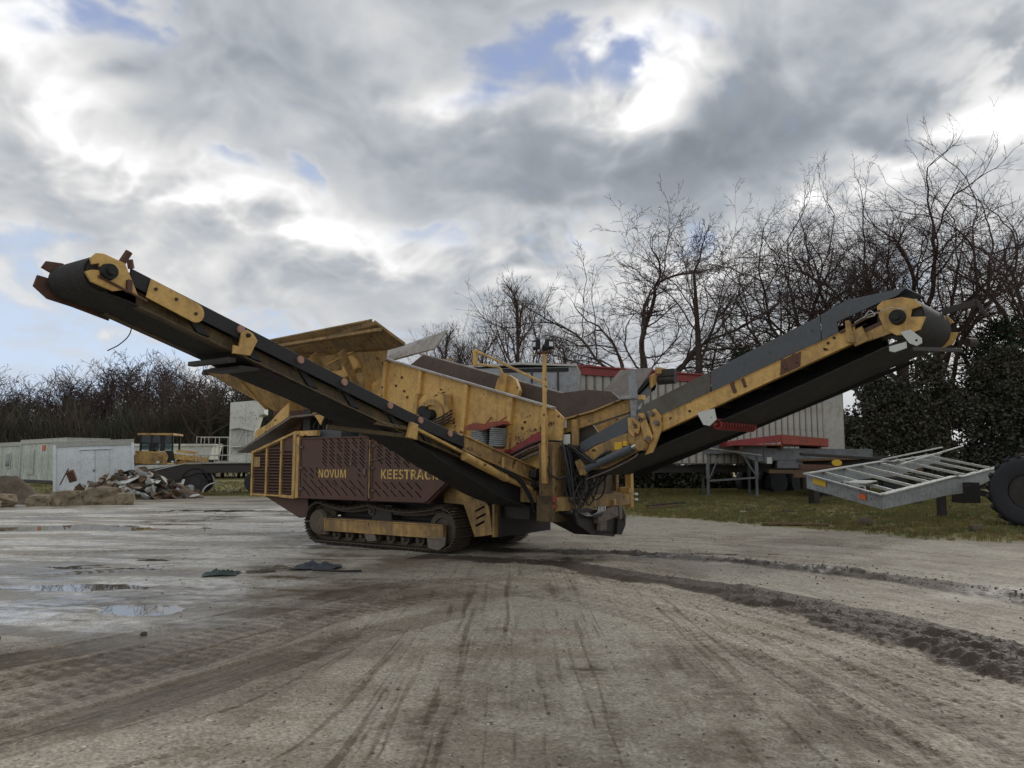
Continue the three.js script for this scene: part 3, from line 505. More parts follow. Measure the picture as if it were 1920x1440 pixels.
// --- crawler tracks
{
  const rC = 0.37, xl = -1.5, xr = 1.6, yc = 0.43, path = [];
  for (let x = xl; x <= xr; x += 0.05) path.push([x, yc - rC]);
  for (let a = -90; a <= 90; a += 6) path.push([xr + rC * Math.cos(a * D2R), yc + rC * Math.sin(a * D2R)]);
  for (let x = xr - 0.05; x > xl; x -= 0.05) { const t = (xr - x) / (xr - xl), u = t < 0.55 ? t / 0.55 : (t - 0.55) / 0.45; path.push([x, yc + rC - 0.02 - 0.085 * Math.sin(u * Math.PI) - (t < 0.55 ? 0 : -0.015)]); }
  for (let a = 90; a < 270; a += 6) path.push([xl + rC * Math.cos(a * D2R), yc + rC * Math.sin(a * D2R)]);
  const len = [0]; for (let i = 1; i <= path.length; i++) { const a = path[i - 1], b = path[i % path.length]; len.push(len[i - 1] + Math.hypot(b[0] - a[0], b[1] - a[1])); }
  const total = len[len.length - 1], n = 52, at = (s) => { s = ((s % total) + total) % total; let i = 1; while (len[i] < s) i++; const a = path[i - 1], b = path[i % path.length], t = (s - len[i - 1]) / (len[i] - len[i - 1] || 1); return [mix(a[0], b[0], t), mix(a[1], b[1], t)]; };
  const shoe = merge([box(0.158, 0.02, 0.5, 0, 0, 0), box(0.018, 0.045, 0.5, -0.062, -0.03, 0), box(0.014, 0.034, 0.5, 0, -0.026, 0), box(0.014, 0.034, 0.5, 0.055, -0.026, 0)]);
  const link = merge([box(0.17, 0.07, 0.03, 0, 0.045, 0.07), box(0.17, 0.07, 0.03, 0, 0.045, -0.07)]);
  const roll = merge([cyl([0, 0, -0.13], [0, 0, 0.13], 0.085, 0.085, 12), cyl([0, 0, 0.08], [0, 0, 0.14], 0.105, 0.105, 12), cyl([0, 0, -0.14], [0, 0, -0.08], 0.105, 0.105, 12), cyl([0, 0, 0.14], [0, 0, 0.2], 0.05, 0.04, 6)]);
  const sp = (() => { const t = []; for (let i = 0; i < 44; i++) { const a = i / 44 * 2 * Math.PI, r = i % 4 < 2 ? 0.335 : 0.29; t.push([r * Math.cos(a), r * Math.sin(a)]); } return t; })();
  for (const side of [1, -1]) {
    const t = group('crawler_track', mach, 0, 0, side);
    for (let k = 0; k < n; k++) {
      const s = k / n * total, p = at(s), a = at(s - 0.07), b = at(s + 0.07), an = Math.atan2(b[1] - a[1], b[0] - a[0]);
      same('shoe', shoe, M.trackSteel, t, p[0], p[1], 0, 0, 0, an); same('link', link, M.trackSteel, t, p[0], p[1], 0, 0, 0, an);
    }
    mesh('track_frame', [box(3.0, 0.235, 0.1, 0.22, 0.39, side * 0.21), box(3.0, 0.02, 0.13, 0.22, 0.275, side * 0.22), box(3.0, 0.02, 0.12, 0.22, 0.503, side * 0.215)], M.yellowDull, t);
    mesh('track_beam', [box(2.7, 0.26, 0.3, 0.1, 0.4, -side * 0.03), box(0.5, 0.3, 0.42, 0.1, 0.66, -side * 0.1)], M.darkSteel, t);
    mesh('added_dark_plate', [box(2.7, 0.3, 0.06, 0.05, 0.62, -side * 0.2)], M.darkSteel, t);  // added plate, darkens the bright gap between frame and track top
    mesh('frame_end_plate', [box(0.02, 0.26, 0.16, -1.285, 0.39, side * 0.2)], M.yellow, t);
    mesh('sprocket', [plate(sp, -0.04, 0.04), cyl([0, 0, -0.1], [0, 0, side * 0.2 + 0.02], 0.2, 0.19, 20), cyl([0, 0, side * 0.2], [0, 0, side * 0.27], 0.25, 0.22, 20)].map((g) => moved(g, xl, yc, 0)), M.mud, t);
    mesh('idler_wheel', [cyl([0, 0, -0.1], [0, 0, 0.1], 0.3, 0.3, 24), cyl([0, 0, side * 0.08], [0, 0, side * 0.2], 0.1, 0.1, 14), plate(circ(0, 0, 0.3, 24), side * 0.1, side * 0.13, { holes: [circ(0, 0, 0.2, 20).reverse()] })].map((g) => moved(g, xr, yc - 0.01, 0)), M.trackSteel, t);
    mesh('mud_cake', [rock(12, 0.2, 0.22, 0.1, 0.7, 2)].map((g) => moved(g, xl + 0.1, yc - 0.05, side * 0.18)), M.mud, t);
    for (let i = 0; i < 7; i++) same('track_roller', roll, M.trackSteel, t, -1.05 + i * 0.36, 0.205, side * 0.03, 0, side > 0 ? 0 : Math.PI, 0);
    same('carrier_roller', roll, M.trackSteel, t, -0.15, 0.68, side * 0.02, 0, side > 0 ? 0 : Math.PI, 0, 0.8);
    each('guide_plate', [plate([[-0.16, 0.02], [0.12, 0.02], [0.17, -0.1], [-0.06, -0.13]], 0, 0.03)].map((g) => moved(g, -0.05, 0.25, side * 0.24)), M.wornSteel, t);
    each('guide_plate', [plate([[-0.2, 0.05], [0.24, 0.05], [0.22, -0.1], [0.08, -0.19], [-0.17, -0.16]], 0, 0.03)].map((g) => moved(g, 1.55, 0.25, side * 0.24)), M.wornSteel, t);
  }
}
// --- chassis under the body
each('chassis_beam', [box(5.6, 0.3, 0.22, 0.4, 0.78, 0.62), box(5.6, 0.3, 0.22, 0.4, 0.78, -0.62), box(0.4, 0.3, 1.6, -1.2, 0.7, 0), box(0.4, 0.3, 1.6, 1.2, 0.7, 0), box(0.3, 0.5, 1.5, 2.4, 0.7, 0)], M.darkSteel, mach);
mesh('belly_plate', [plate([[-3.3, 0.9], [-1.95, 0.9], [-1.9, 0.52], [-2.2, 0.48]], 1.1, 1.14), plate([[-3.3, 0.9], [-1.95, 0.9], [-1.9, 0.52], [-2.2, 0.48]], -1.14, -1.1), sheet([[-3.3, 0.9, -1.12], [-3.3, 0.9, 1.12], [-2.2, 0.48, 1.12], [-2.2, 0.48, -1.12]], 0.02)], M.maroon, mach);
{
  const slot = (x, y) => [[x, y], [x + 0.22, y + 0.1], [x + 0.22, y + 0.15], [x, y + 0.05]].reverse();
  const pts = [[1.42, 1.5], [1.9, 1.28], [2.2, 1.1], [2.5, 0.84], [2.58, 0.36], [2.2, 0.3], [1.95, 0.86], [1.5, 0.88]];
  mesh('chassis_side_plate', [plate(pts, 0.93, 0.97, { holes: [slot(2.2, 0.46), slot(2.22, 0.59), slot(2.2, 0.72)] }), box(0.05, 0.56, 0.22, 2.6, 0.6, 0.86)], M.yellowDull, mach);
  mesh('chassis_side_plate', [plate(pts, -0.97, -0.93)], M.yellowDull, mach);
  mesh('cross_wall', [box(0.05, 0.8, 1.7, 2.64, 0.72, 0)], M.darkSteel, mach);
}
// --- engine housing with its doors and louvres
mesh('engine_housing', [plate([[-3.5, 0.93], [1.36, 0.93], [1.8, 1.27], [1.2, 2.02], [-2.24, 2.02], [-3.5, 1.74]], -1.24, 1.24)], M.maroon, mach);
mesh('deck_plate', [plate([[-3.52, 1.78], [-2.2, 2.18], [-2.2, 2.21], [-3.52, 1.81]], -1.27, 1.27), box(3.3, 0.03, 2.5, -0.55, 2.09, 0)], M.yellowDull, mach);
each('sill', [box(3.5, 0.045, 0.1, -0.3, 0.9, 1.26), bar([1.42, 0.9, 1.26], [1.86, 1.26, 1.26], 0.1, 0.04)], M.maroon, mach);
{
  const slots = (list, w = 0.024) => list.map(([x, y, l]) => { const c = Math.cos(-40 * D2R), s = Math.sin(-40 * D2R); return [[0, 0], [l, 0], [l, w], [0, w]].map(([a, b]) => [x + a * c - b * s, y + a * s + b * c]).reverse(); });
  const grid = (x0, x1, y0, y1, nx, ny, l, ok = () => true, seed = 1) => { const r = rng(seed), o = []; for (let i = 0; i < nx; i++) for (let j = 0; j < ny; j++) { const x = mix(x0, x1, (i + 0.5) / nx) - l * 0.4, y = mix(y0, y1, (j + 0.5) / ny) + l * 0.3; if (ok(x, y) && r() > 0.06) o.push([x, y, l * (0.85 + 0.15 * r())]); } return o; };
  const d1 = group('engine_door', mach), d2 = group('engine_door', mach);
  const in2 = (x, y) => y > 1.05 && x + y < 2.95 && x < 1.5 && (y > 1.28 || x < 1.25);
  mesh('door_panel', [plate([[-1.97, 0.9], [-0.05, 0.9], [-0.05, 2.1], [-1.97, 2.08]], 1.3, 1.335, { holes: [...slots(grid(-1.36, -0.12, 1.52, 2.05, 6, 7, 0.19, undefined, 3)), ...slots(grid(-1.9, -1.36, 1.28, 1.5, 3, 2, 0.15, undefined, 4)), ...slots(grid(-1.88, -0.12, 0.95, 1.25, 8, 2, 0.27, undefined, 5)), ...slots(grid(-0.36, -0.1, 1.3, 1.5, 2, 2, 0.1, undefined, 6))] })], M.maroon, d1);
  mesh('frame_rim', [box(1.94, 0.03, 0.02, -1.01, 2.095, 1.345), box(1.94, 0.03, 0.02, -1.01, 0.905, 1.345), box(0.03, 1.16, 0.02, -1.96, 1.5, 1.345), box(0.03, 1.16, 0.02, -0.06, 1.5, 1.345)], M.maroon, d1);
  mesh('handle', [bar([-0.12, 1.62, 1.36], [0.36, 1.7, 1.36], 0.015, 0.015)], M.wornSteel, d1);
  mesh('door_lock', [cyl([-0.5, 1.58, 1.33], [-0.5, 1.58, 1.37], 0.03, 0.025, 10)], M.wornSteel, d1);
  mesh('door_panel', [plate([[0.03, 0.9], [1.38, 0.91], [1.84, 1.26], [1.12, 2.06], [0.03, 2.08]], 1.3, 1.335, { holes: [...slots(grid(0.12, 1.24, 1.52, 2.04, 5, 7, 0.2, (x, y) => x + y < 2.86, 7)), ...slots(grid(0.1, 1.5, 0.95, 1.24, 7, 2, 0.2, (x, y) => x < 1.2 || y > x - 0.18, 8))] })], M.maroon, d2);
  mesh('frame_rim', [box(1.34, 0.03, 0.02, 0.7, 0.905, 1.345), bar([1.4, 0.92, 1.345], [1.84, 1.27, 1.345], 0.02, 0.03), box(0.03, 1.16, 0.02, 0.045, 1.5, 1.345)], M.maroon, d2);
  mesh('hinge_post', [box(0.035, 1.1, 0.03, -0.005, 1.48, 1.35)], M.yellowDull, d2);
  for (const y of [1.08, 1.5, 1.92]) { mesh('hinge', [box(0.09, 0.05, 0.03, -1.92, y, 1.35), cyl([-1.985, y - 0.04, 1.35], [-1.985, y + 0.04, 1.35], 0.016, 0.016, 8)], M.rustDark, d1); mesh('hinge', [cyl([0.02, y - 0.04, 1.37], [0.02, y + 0.04, 1.37], 0.014, 0.014, 8), box(0.08, 0.045, 0.02, 0.08, y, 1.352)], M.rustDark, d2); }
  mesh('latch', [box(0.05, 0.12, 0.03, -0.13, 1.42, 1.352)], M.wornSteel, d1);
  // stencilled names on the doors
  const stencil = (word, cuts, seed) => {
    const cv = document.createElement('canvas'); cv.width = 1024; cv.height = 256; const x = cv.getContext('2d'); x.clearRect(0, 0, 1024, 256);
    x.fillStyle = '#cfae66'; x.font = 'bold 250px sans-serif'; x.textAlign = 'left'; x.textBaseline = 'alphabetic';
    const w = x.measureText(word).width; x.save(); x.translate(8, 220); x.scale(1008 / w, 1.1); x.fillText(word, 0, 0); x.restore();
    x.globalCompositeOperation = 'destination-out';
    for (const c of cuts) x.fillRect(c * 1024 - 5, 0, 10, 256);
    const r = rng(seed); for (let i = 0; i < 520; i++) { x.globalAlpha = 1; x.fillRect(r() * 1024, r() * 256, 2 + r() * 12, 1 + r() * 8); }
    const t = new THREE.CanvasTexture(cv); t.colorSpace = THREE.SRGBColorSpace; return t;
  };
  const letter = (word, cuts, seed, x0, x1, y0, y1, parent) => {
    const g = new THREE.PlaneGeometry(x1 - x0, y1 - y0); g.translate((x0 + x1) / 2, (y0 + y1) / 2, 1.339);
    const m = new THREE.Mesh(g, new THREE.MeshStandardMaterial({ map: stencil(word, cuts, seed), alphaTest: 0.5, roughness: 0.7, side: THREE.DoubleSide })); m.name = 'lettering'; m.receiveShadow = true; parent.add(m);
  };
  letter('NOVUM', [0.09, 0.29, 0.46, 0.68, 0.89], 2, -1.44, -0.62, 1.28, 1.49, d1);
  letter('KEESTRACK', [0.025, 0.16, 0.28, 0.39, 0.5, 0.61, 0.72, 0.83, 0.9], 4, 0.24, 1.68, 1.27, 1.5, d2);
  // louvred end of the housing
  const lv = group('louvre_panel', mach), topAt = (x) => 1.84 + (x + 3.56) * 0.295;
  mesh('louvre_backing', [plate([[-3.54, 0.93], [-2.2, 0.9], [-2.2, 2.2], [-3.54, 1.8]], 1.235, 1.25)], M.black, lv);
  for (const [x, w] of [[-3.53, 0.05], [-3.06, 0.05], [-2.6, 0.05], [-2.19, 0.09]]) mesh('louvre_post', [plate([[x - w / 2, 0.9], [x + w / 2, 0.9], [x + w / 2, topAt(x + w / 2)], [x - w / 2, topAt(x - w / 2)]], 1.25, 1.32)], M.yellow, lv);
  each('louvre_rail', [bar([-3.55, 1.82, 1.29], [-2.16, 2.23, 1.29], 0.075, 0.05), bar([-2.6, 0.92, 1.29], [-2.15, 0.9, 1.29], 0.075, 0.06), bar([-3.55, 0.935, 1.285], [-2.62, 0.92, 1.285], 0.06, 0.035)], M.yellow, lv);
  mesh('corner_post', [box(0.09, 1.34, 0.1, -2.06, 1.56, 1.29), box(0.6, 0.11, 0.1, -1.82, 2.2, 1.28)], M.yellow, lv);
  const slat = uvBox(box(0.405, 0.012, 0.075, 0, 0, 0, 38 * D2R));
  for (const [x, k] of [[-3.295, 0], [-2.83, 0], [-2.4, 1]]) { const top = topAt(x) - (k ? 0.34 : 0.1); for (let y = 0.98; y < top; y += 0.062) same('louvre_slat', slat, M.maroon, lv, x - (k ? 0.005 : 0), y, 1.275, 0, 0, 0); }
  mesh('top_panel', [plate([[-2.58, 1.84], [-2.23, 1.84], [-2.23, 2.19], [-2.58, 2.09]], 1.26, 1.28)], M.maroon, lv);
  mesh('filler_flap', [box(0.2, 0.22, 0.02, -3.38, 1.62, 1.3)], M.yellowDull, lv);
}
// --- feed hopper
{
  const h = group('feed_hopper', mach);
  for (const s of [1, -1]) {
    mesh('hopper_wall', [sheet([[-4.95, 3.64, 1.55 * s], [-3.05, 3.8, 1.55 * s], [0.1, 3.86, 1.02 * s], [-0.35, 2.75, 0.7 * s], [-3.35, 2.7, 0.8 * s]], 0.02)], M.yellowDull, h);
    mesh('wing_plate', [sheet(s > 0 ? [[-3.3, 3.84, 1.36], [-3.2, 4.12, 1.62], [0.2, 4.27, 1.62], [0.33, 4.2, 1.6], [0.62, 3.84, 1.1], [0.1, 3.8, 1.0]] : [[-3.3, 3.84, -1.4], [-3.2, 4.14, -1.6], [-0.54, 4.62, -1.62], [-0.82, 4.2, -1.5], [-1.7, 4.04, -1.3]], 0.03)], s > 0 ? M.oliveLight : M.steel, h);
    if (s > 0) each('wing_rim', [bar([-3.2, 4.0, 1.6 * s], [0.42, 4.09, 1.56 * s], 0.09, 0.06), bar([-3.25, 4.13, 1.63 * s], [0.26, 4.28, 1.63 * s], 0.03, 0.035), bar([0.3, 4.25, 1.62 * s], [0.64, 3.85, 1.13 * s], 0.05, 0.05)], M.yellowDull, h);
    for (const x of [-4.1, -3.0, -2.2, -1.4, -0.6]) mesh('stiffener', [sheet([[x, 3.82 + (x < -3.2 ? -0.1 : 0), 1.5 * s], [x, 3.7, 1.66 * s], [x * 0.85 - 0.15, 2.78, 0.92 * s], [x * 0.85 - 0.15, 2.8, 0.78 * s]], 0.03)], M.yellowDull, h);
  }
  mesh('rear_wall', [sheet([[-4.95, 3.64, 1.55], [-4.95, 3.64, -1.55], [-3.35, 2.7, -0.8], [-3.35, 2.7, 0.8]], 0.02)], M.yellowDull, h);
  each('rear_rim', [bar([-5.0, 3.62, 1.6], [-5.0, 3.62, -1.6], 0.1, 0.07), bar([-5.0, 3.64, 1.58], [-3.3, 3.82, 1.58], 0.06, 0.07)], M.rustBrown, h);
  mesh('hopper_belly', [sheet([[-3.4, 2.72, 0.85], [-3.4, 2.72, -0.85], [-0.4, 2.7, -0.75], [-0.4, 2.7, 0.75]], 0.03), box(0.5, 0.6, 1.5, -3.3, 2.5, 0), plate([[-3.5, 2.75], [-3.35, 2.2], [-2.6, 2.3], [-2.4, 2.72]], 0.8, 0.84)], M.rustBrown, h);
  mesh('apron_plate', [sheet([[-4.13, 1.84, 1.25], [-4.13, 1.84, -1.25], [-2.39, 2.56, -1.25], [-2.39, 2.56, 1.25]], 0.04), sheet([[-2.39, 2.56, 1.25], [-2.39, 2.56, -1.25], [-1.3, 2.6, -1.25], [-1.3, 2.6, 1.25]], 0.04)], M.wornSteel, h);
  each('apron_bracket', [plate([[-3.6, 2.1], [-2.5, 2.56], [-2.5, 2.86], [-2.75, 2.72], [-3.05, 2.5], [-3.2, 2.42], [-3.55, 2.3]], 1.2, 1.23), plate([[-1.75, 2.62], [-1.35, 2.62], [-1.5, 2.36], [-1.62, 2.5]], 1.22, 1.25)], M.yellow, h);
  each('leg', [box(0.22, 0.7, 0.3, -2.2, 2.38, 0.85), box(0.22, 0.7, 0.3, -2.2, 2.38, -0.85)], M.darkSteel, h);
  each('leg', [box(0.25, 0.8, 1.9, -0.6, 2.4, 0)], M.darkSteel, h);
  const hz = group('hopper_hydraulics', mach);
  for (let i = 0; i < 5; i++) mesh('hose', [tube([[-1.9 + i * 0.14, 2.12, 0.95], [-1.95 + i * 0.15, 2.35, 1.02], [-1.85 + i * 0.1, 2.6, 0.9]], 0.018, 6)], M.hose, hz);
  mesh('fuel_tank', [box(0.9, 0.16, 0.5, -1.45, 2.19, 0.9)], M.greyCover, hz);
}
// --- inclined screen box
{
  const sb = group('screen_box', mach), k = -0.292, top = (x) => 3.8 + (x + 0.6) * k;
  const side = [[-1.35, top(-1.35) - 0.45], [-0.95, top(-0.95) - 0.02], [-0.6, top(-0.6)], [3.78, top(3.78)], [3.98, top(3.98) - 0.12], [3.9, 1.72], [3.0, 1.6], [-0.7, 2.55]];
  for (const s of [1, -1]) {
    const up = s > 0 ? 0 : 0.17;
    mesh('side_plate', [plate(s > 0 ? side : [[-1.35, top(-1.35) - 0.45], [-0.6, top(-0.6) + up], [2.9, top(2.9) + up], [3.5, 2.98], [4.0, 2.92], [4.5, 2.5], [4.5, 1.9], [3.0, 1.6], [-0.7, 2.55]], 0.84 * s, 0.87 * s)], s > 0 ? M.yellow : M.rustDark, sb);
    mesh('top_flange', [bar([-0.75, top(-0.75) + up + 0.005, 0.9 * s], [s > 0 ? 3.8 : 3.1, top(s > 0 ? 3.8 : 3.1) + up + 0.005, 0.9 * s], s > 0 ? 0.14 : 0.07, 0.035)], M.steel, sb);
    for (const x of [-0.05, 0.85, 1.95, 2.93, 3.6]) mesh('rib', [plate([[x - 0.02, top(x) - 0.03], [x + 0.06, top(x) - 0.05], [x - 0.04, top(x) - 1.0], [x - 0.12, top(x) - 0.97]], 0.868 * s, 0.95 * s)], M.yellow, sb);
    bolts([[0.35, 3.25], [0.42, 2.98], [0.5, 2.86], [1.55, 2.72], [2.35, 2.4], [3.15, 2.2], [3.2, 2.3], [3.35, 2.06], [3.05, 1.93], [0.2, 3.1]].map(([x, y]) => [x, y, 0.866 * s]), sb, M.rustBrown, 1.7);
    // spring packs
    for (const [x, y, t] of [[2.36, 2.02, 0.1], [2.74, 2.06, -0.08]]) mesh('spring', Array.from({ length: 9 }, (_, i) => moved(new THREE.TorusGeometry(0.135, 0.019, 6, 18), 0, -0.16 + i * 0.036, 0, Math.PI / 2, 0, 0)).map((g) => moved(g, x, y, 1.03 * s, 0, 0, t)), M.greyPaint, sb);
    mesh('spring_seat', [plate([[2.1, 2.24], [2.3, 2.3], [2.55, 2.22], [2.62, 2.3], [2.9, 2.32], [2.95, 2.26], [2.5, 2.16], [2.14, 2.18]], 0.87 * s, 1.17 * s), box(0.9, 0.05, 0.36, 2.55, 1.83, 1.02 * s, 0, 0, -0.05)], M.redRust, sb);
    mesh('spring_bracket', [plate([[2.2, 2.68], [2.9, 2.62], [2.84, 2.42], [2.62, 2.3], [2.5, 2.42], [2.34, 2.26], [2.14, 2.32], [2.26, 2.5]], 0.87 * s, 0.9 * s)], M.yellow, sb);
    mesh('spring', Array.from({ length: 6 }, (_, i) => moved(new THREE.TorusGeometry(0.12, 0.02, 6, 16), -0.72, 2.86 + i * 0.04, 1.02 * s, Math.PI / 2, 0, 0)), M.greyPaint, sb);
  }
  mesh('screen_deck', [sheet([[-0.6, 3.35, 0.84], [3.8, 2.07, 0.84], [3.8, 2.07, -0.84], [-0.6, 3.35, -0.84]], 0.03), sheet([[-0.6, 2.75, 0.84], [3.6, 1.72, 0.84], [3.6, 1.72, -0.84], [-0.6, 2.75, -0.84]], 0.03)], M.darkSteel, sb);
  for (const x of [0.2, 1.4, 2.6]) mesh('cross_beam', [cyl([x, top(x) - 0.62, -0.84], [x, top(x) - 0.62, 0.84], 0.09, 0.09, 12)], M.darkSteel, sb);
  // exciter in its round housing
  const ex = group('exciter', mach);
  mesh('housing', [plate([...circ(1.22, 2.5, 0.42, 18, -0.4, Math.PI + 0.4)], 0.87, 1.0, {})], M.yellow, ex);
  mesh('housing_ring', [plate(circ(1.22, 2.48, 0.3, 20), 1.0, 1.05, { holes: [circ(1.22, 2.48, 0.19, 16).reverse()] }), plate([[0.78, 2.55], [0.84, 2.9], [0.9, 2.9], [0.88, 2.5]], 0.9, 1.05), plate([[1.56, 2.5], [1.52, 2.86], [1.6, 2.84], [1.66, 2.48]], 0.9, 1.05)], M.yellowDull, ex);
  mesh('shaft', [cyl([1.22, 2.48, 0.9], [1.22, 2.48, 1.16], 0.12, 0.1, 16), cyl([1.05, 2.56, 1.0], [1.05, 2.56, 1.1], 0.1, 0.1, 12)], M.black, ex);
  for (let i = 0; i < 4; i++) mesh('hose', [tube([[1.0, 2.5 - i * 0.04, 1.1], [1.2, 2.36 - i * 0.05, 1.16], [1.5, 2.42 - i * 0.05, 1.12], [1.7, 2.56 - i * 0.06, 1.0]], 0.016, 6)], M.hose, ex);
  // drive guard at the upper end
  const dg = group('drive_guard', mach), cap = []; for (let a = 0; a <= 16; a++) { const t = -20 + a * 14; cap.push([0.2 * Math.cos(t * D2R) , 0.2 * Math.sin(t * D2R)]); } cap.push([-0.5, -0.1], [-0.52, -0.34], [-0.3, -0.4]);
  mesh('guard_case', [plate(cap, 0, 0.2, { ch: 0.02 })].map((g) => moved(g.scale(1.15, 1.0, 1), -0.86, 3.56, 0.92)), M.yellow, dg);
  mesh('sticker', [plate(circ(-0.86, 3.55, 0.08, 16), 1.122, 1.125)], M.black, dg);
  mesh('guard_hood', [sheet([[-1.5, 3.6, 1.15], [-0.98, 3.86, 1.15], [-0.7, 3.82, 1.15], [-0.7, 3.82, 0.85], [-0.98, 3.86, 0.85], [-1.5, 3.6, 0.85]], 0.02), plate([[-1.75, 3.5], [-1.2, 3.87], [-0.8, 3.84], [-0.8, 3.72], [-1.18, 3.76], [-1.6, 3.46]], 0.84, 0.88)], M.yellow, dg);
  each('mount', [box(0.3, 0.8, 0.16, -0.62, 3.0, 0.94), box(0.26, 0.2, 0.3, -0.72, 3.72, 0.6)], M.yellowDull, dg);
  each('motor', [cyl([-1.4, 3.3, 0.8], [-1.4, 3.3, 1.08], 0.14, 0.14, 14), cyl([-0.62, 3.0, 0.9], [-0.62, 3.0, 1.1], 0.12, 0.12, 14)], M.darkSteel, dg);
  // far exciter guard and its pipe, seen over the near plate
  mesh('far_guard', [plate([[1.59, 3.1], [1.66, 3.28], [1.92, 3.33], [2.08, 3.24], [2.18, 3.0], [2.1, 2.8], [1.6, 2.8]], -0.6, -0.5), box(0.13, 0.42, 0.1, 1.84, 3.15, -0.44)], M.yellow, dg);
  mesh('far_pipe', [tube([[1.18, 3.6, -0.5], [1.55, 3.52, -0.46], [1.74, 3.48, -0.44], [1.82, 3.36, -0.44]], 0.022, 8)], M.yellow, dg);
  each('rail', [box(0.08, 0.34, 0.08, 1.1, 3.73, -0.5), bar([1.16, 3.86, -0.5], [2.72, 3.13, -0.5], 0.045, 0.045), box(0.1, 0.2, 0.03, 2.76, 3.06, -0.5)], M.yellow, dg);
  // red under-pan, pipes and the support below the delivery end
  const us = group('screen_support', mach);
  mesh('red_pan', [plate([[2.4, 1.55], [2.62, 1.66], [3.55, 2.12], [3.7, 2.14], [3.68, 2.0], [2.6, 1.46]], 0.98, 1.02), box(0.2, 0.26, 0.06, 2.62, 1.72, 1.02)], M.red, us);
  for (let i = 0; i < 4; i++) mesh('pipe', [tube([[2.35, 1.42 - i * 0.055, 1.06], [3.0, 1.72 - i * 0.06, 1.07], [3.65, 1.96 - i * 0.06, 1.08], [4.0, 1.95 - i * 0.05, 1.06]], 0.02, 6)], i % 2 ? M.wornSteel : M.black, us);
  each('support_beam', [plate([[2.35, 1.5], [3.7, 1.95], [3.72, 1.55], [3.1, 1.42], [2.9, 1.3]], 0.9, 0.96), plate([[2.0, 1.6], [4.0, 1.6], [4.0, 1.2], [2.4, 1.2]], -0.96, -0.9)], M.yellow, us);
  each('cross_member', [box(0.3, 0.4, 1.8, 3.6, 1.3, 0), box(1.6, 0.3, 0.2, 3.0, 1.1, -0.6)], M.darkSteel, us);
}
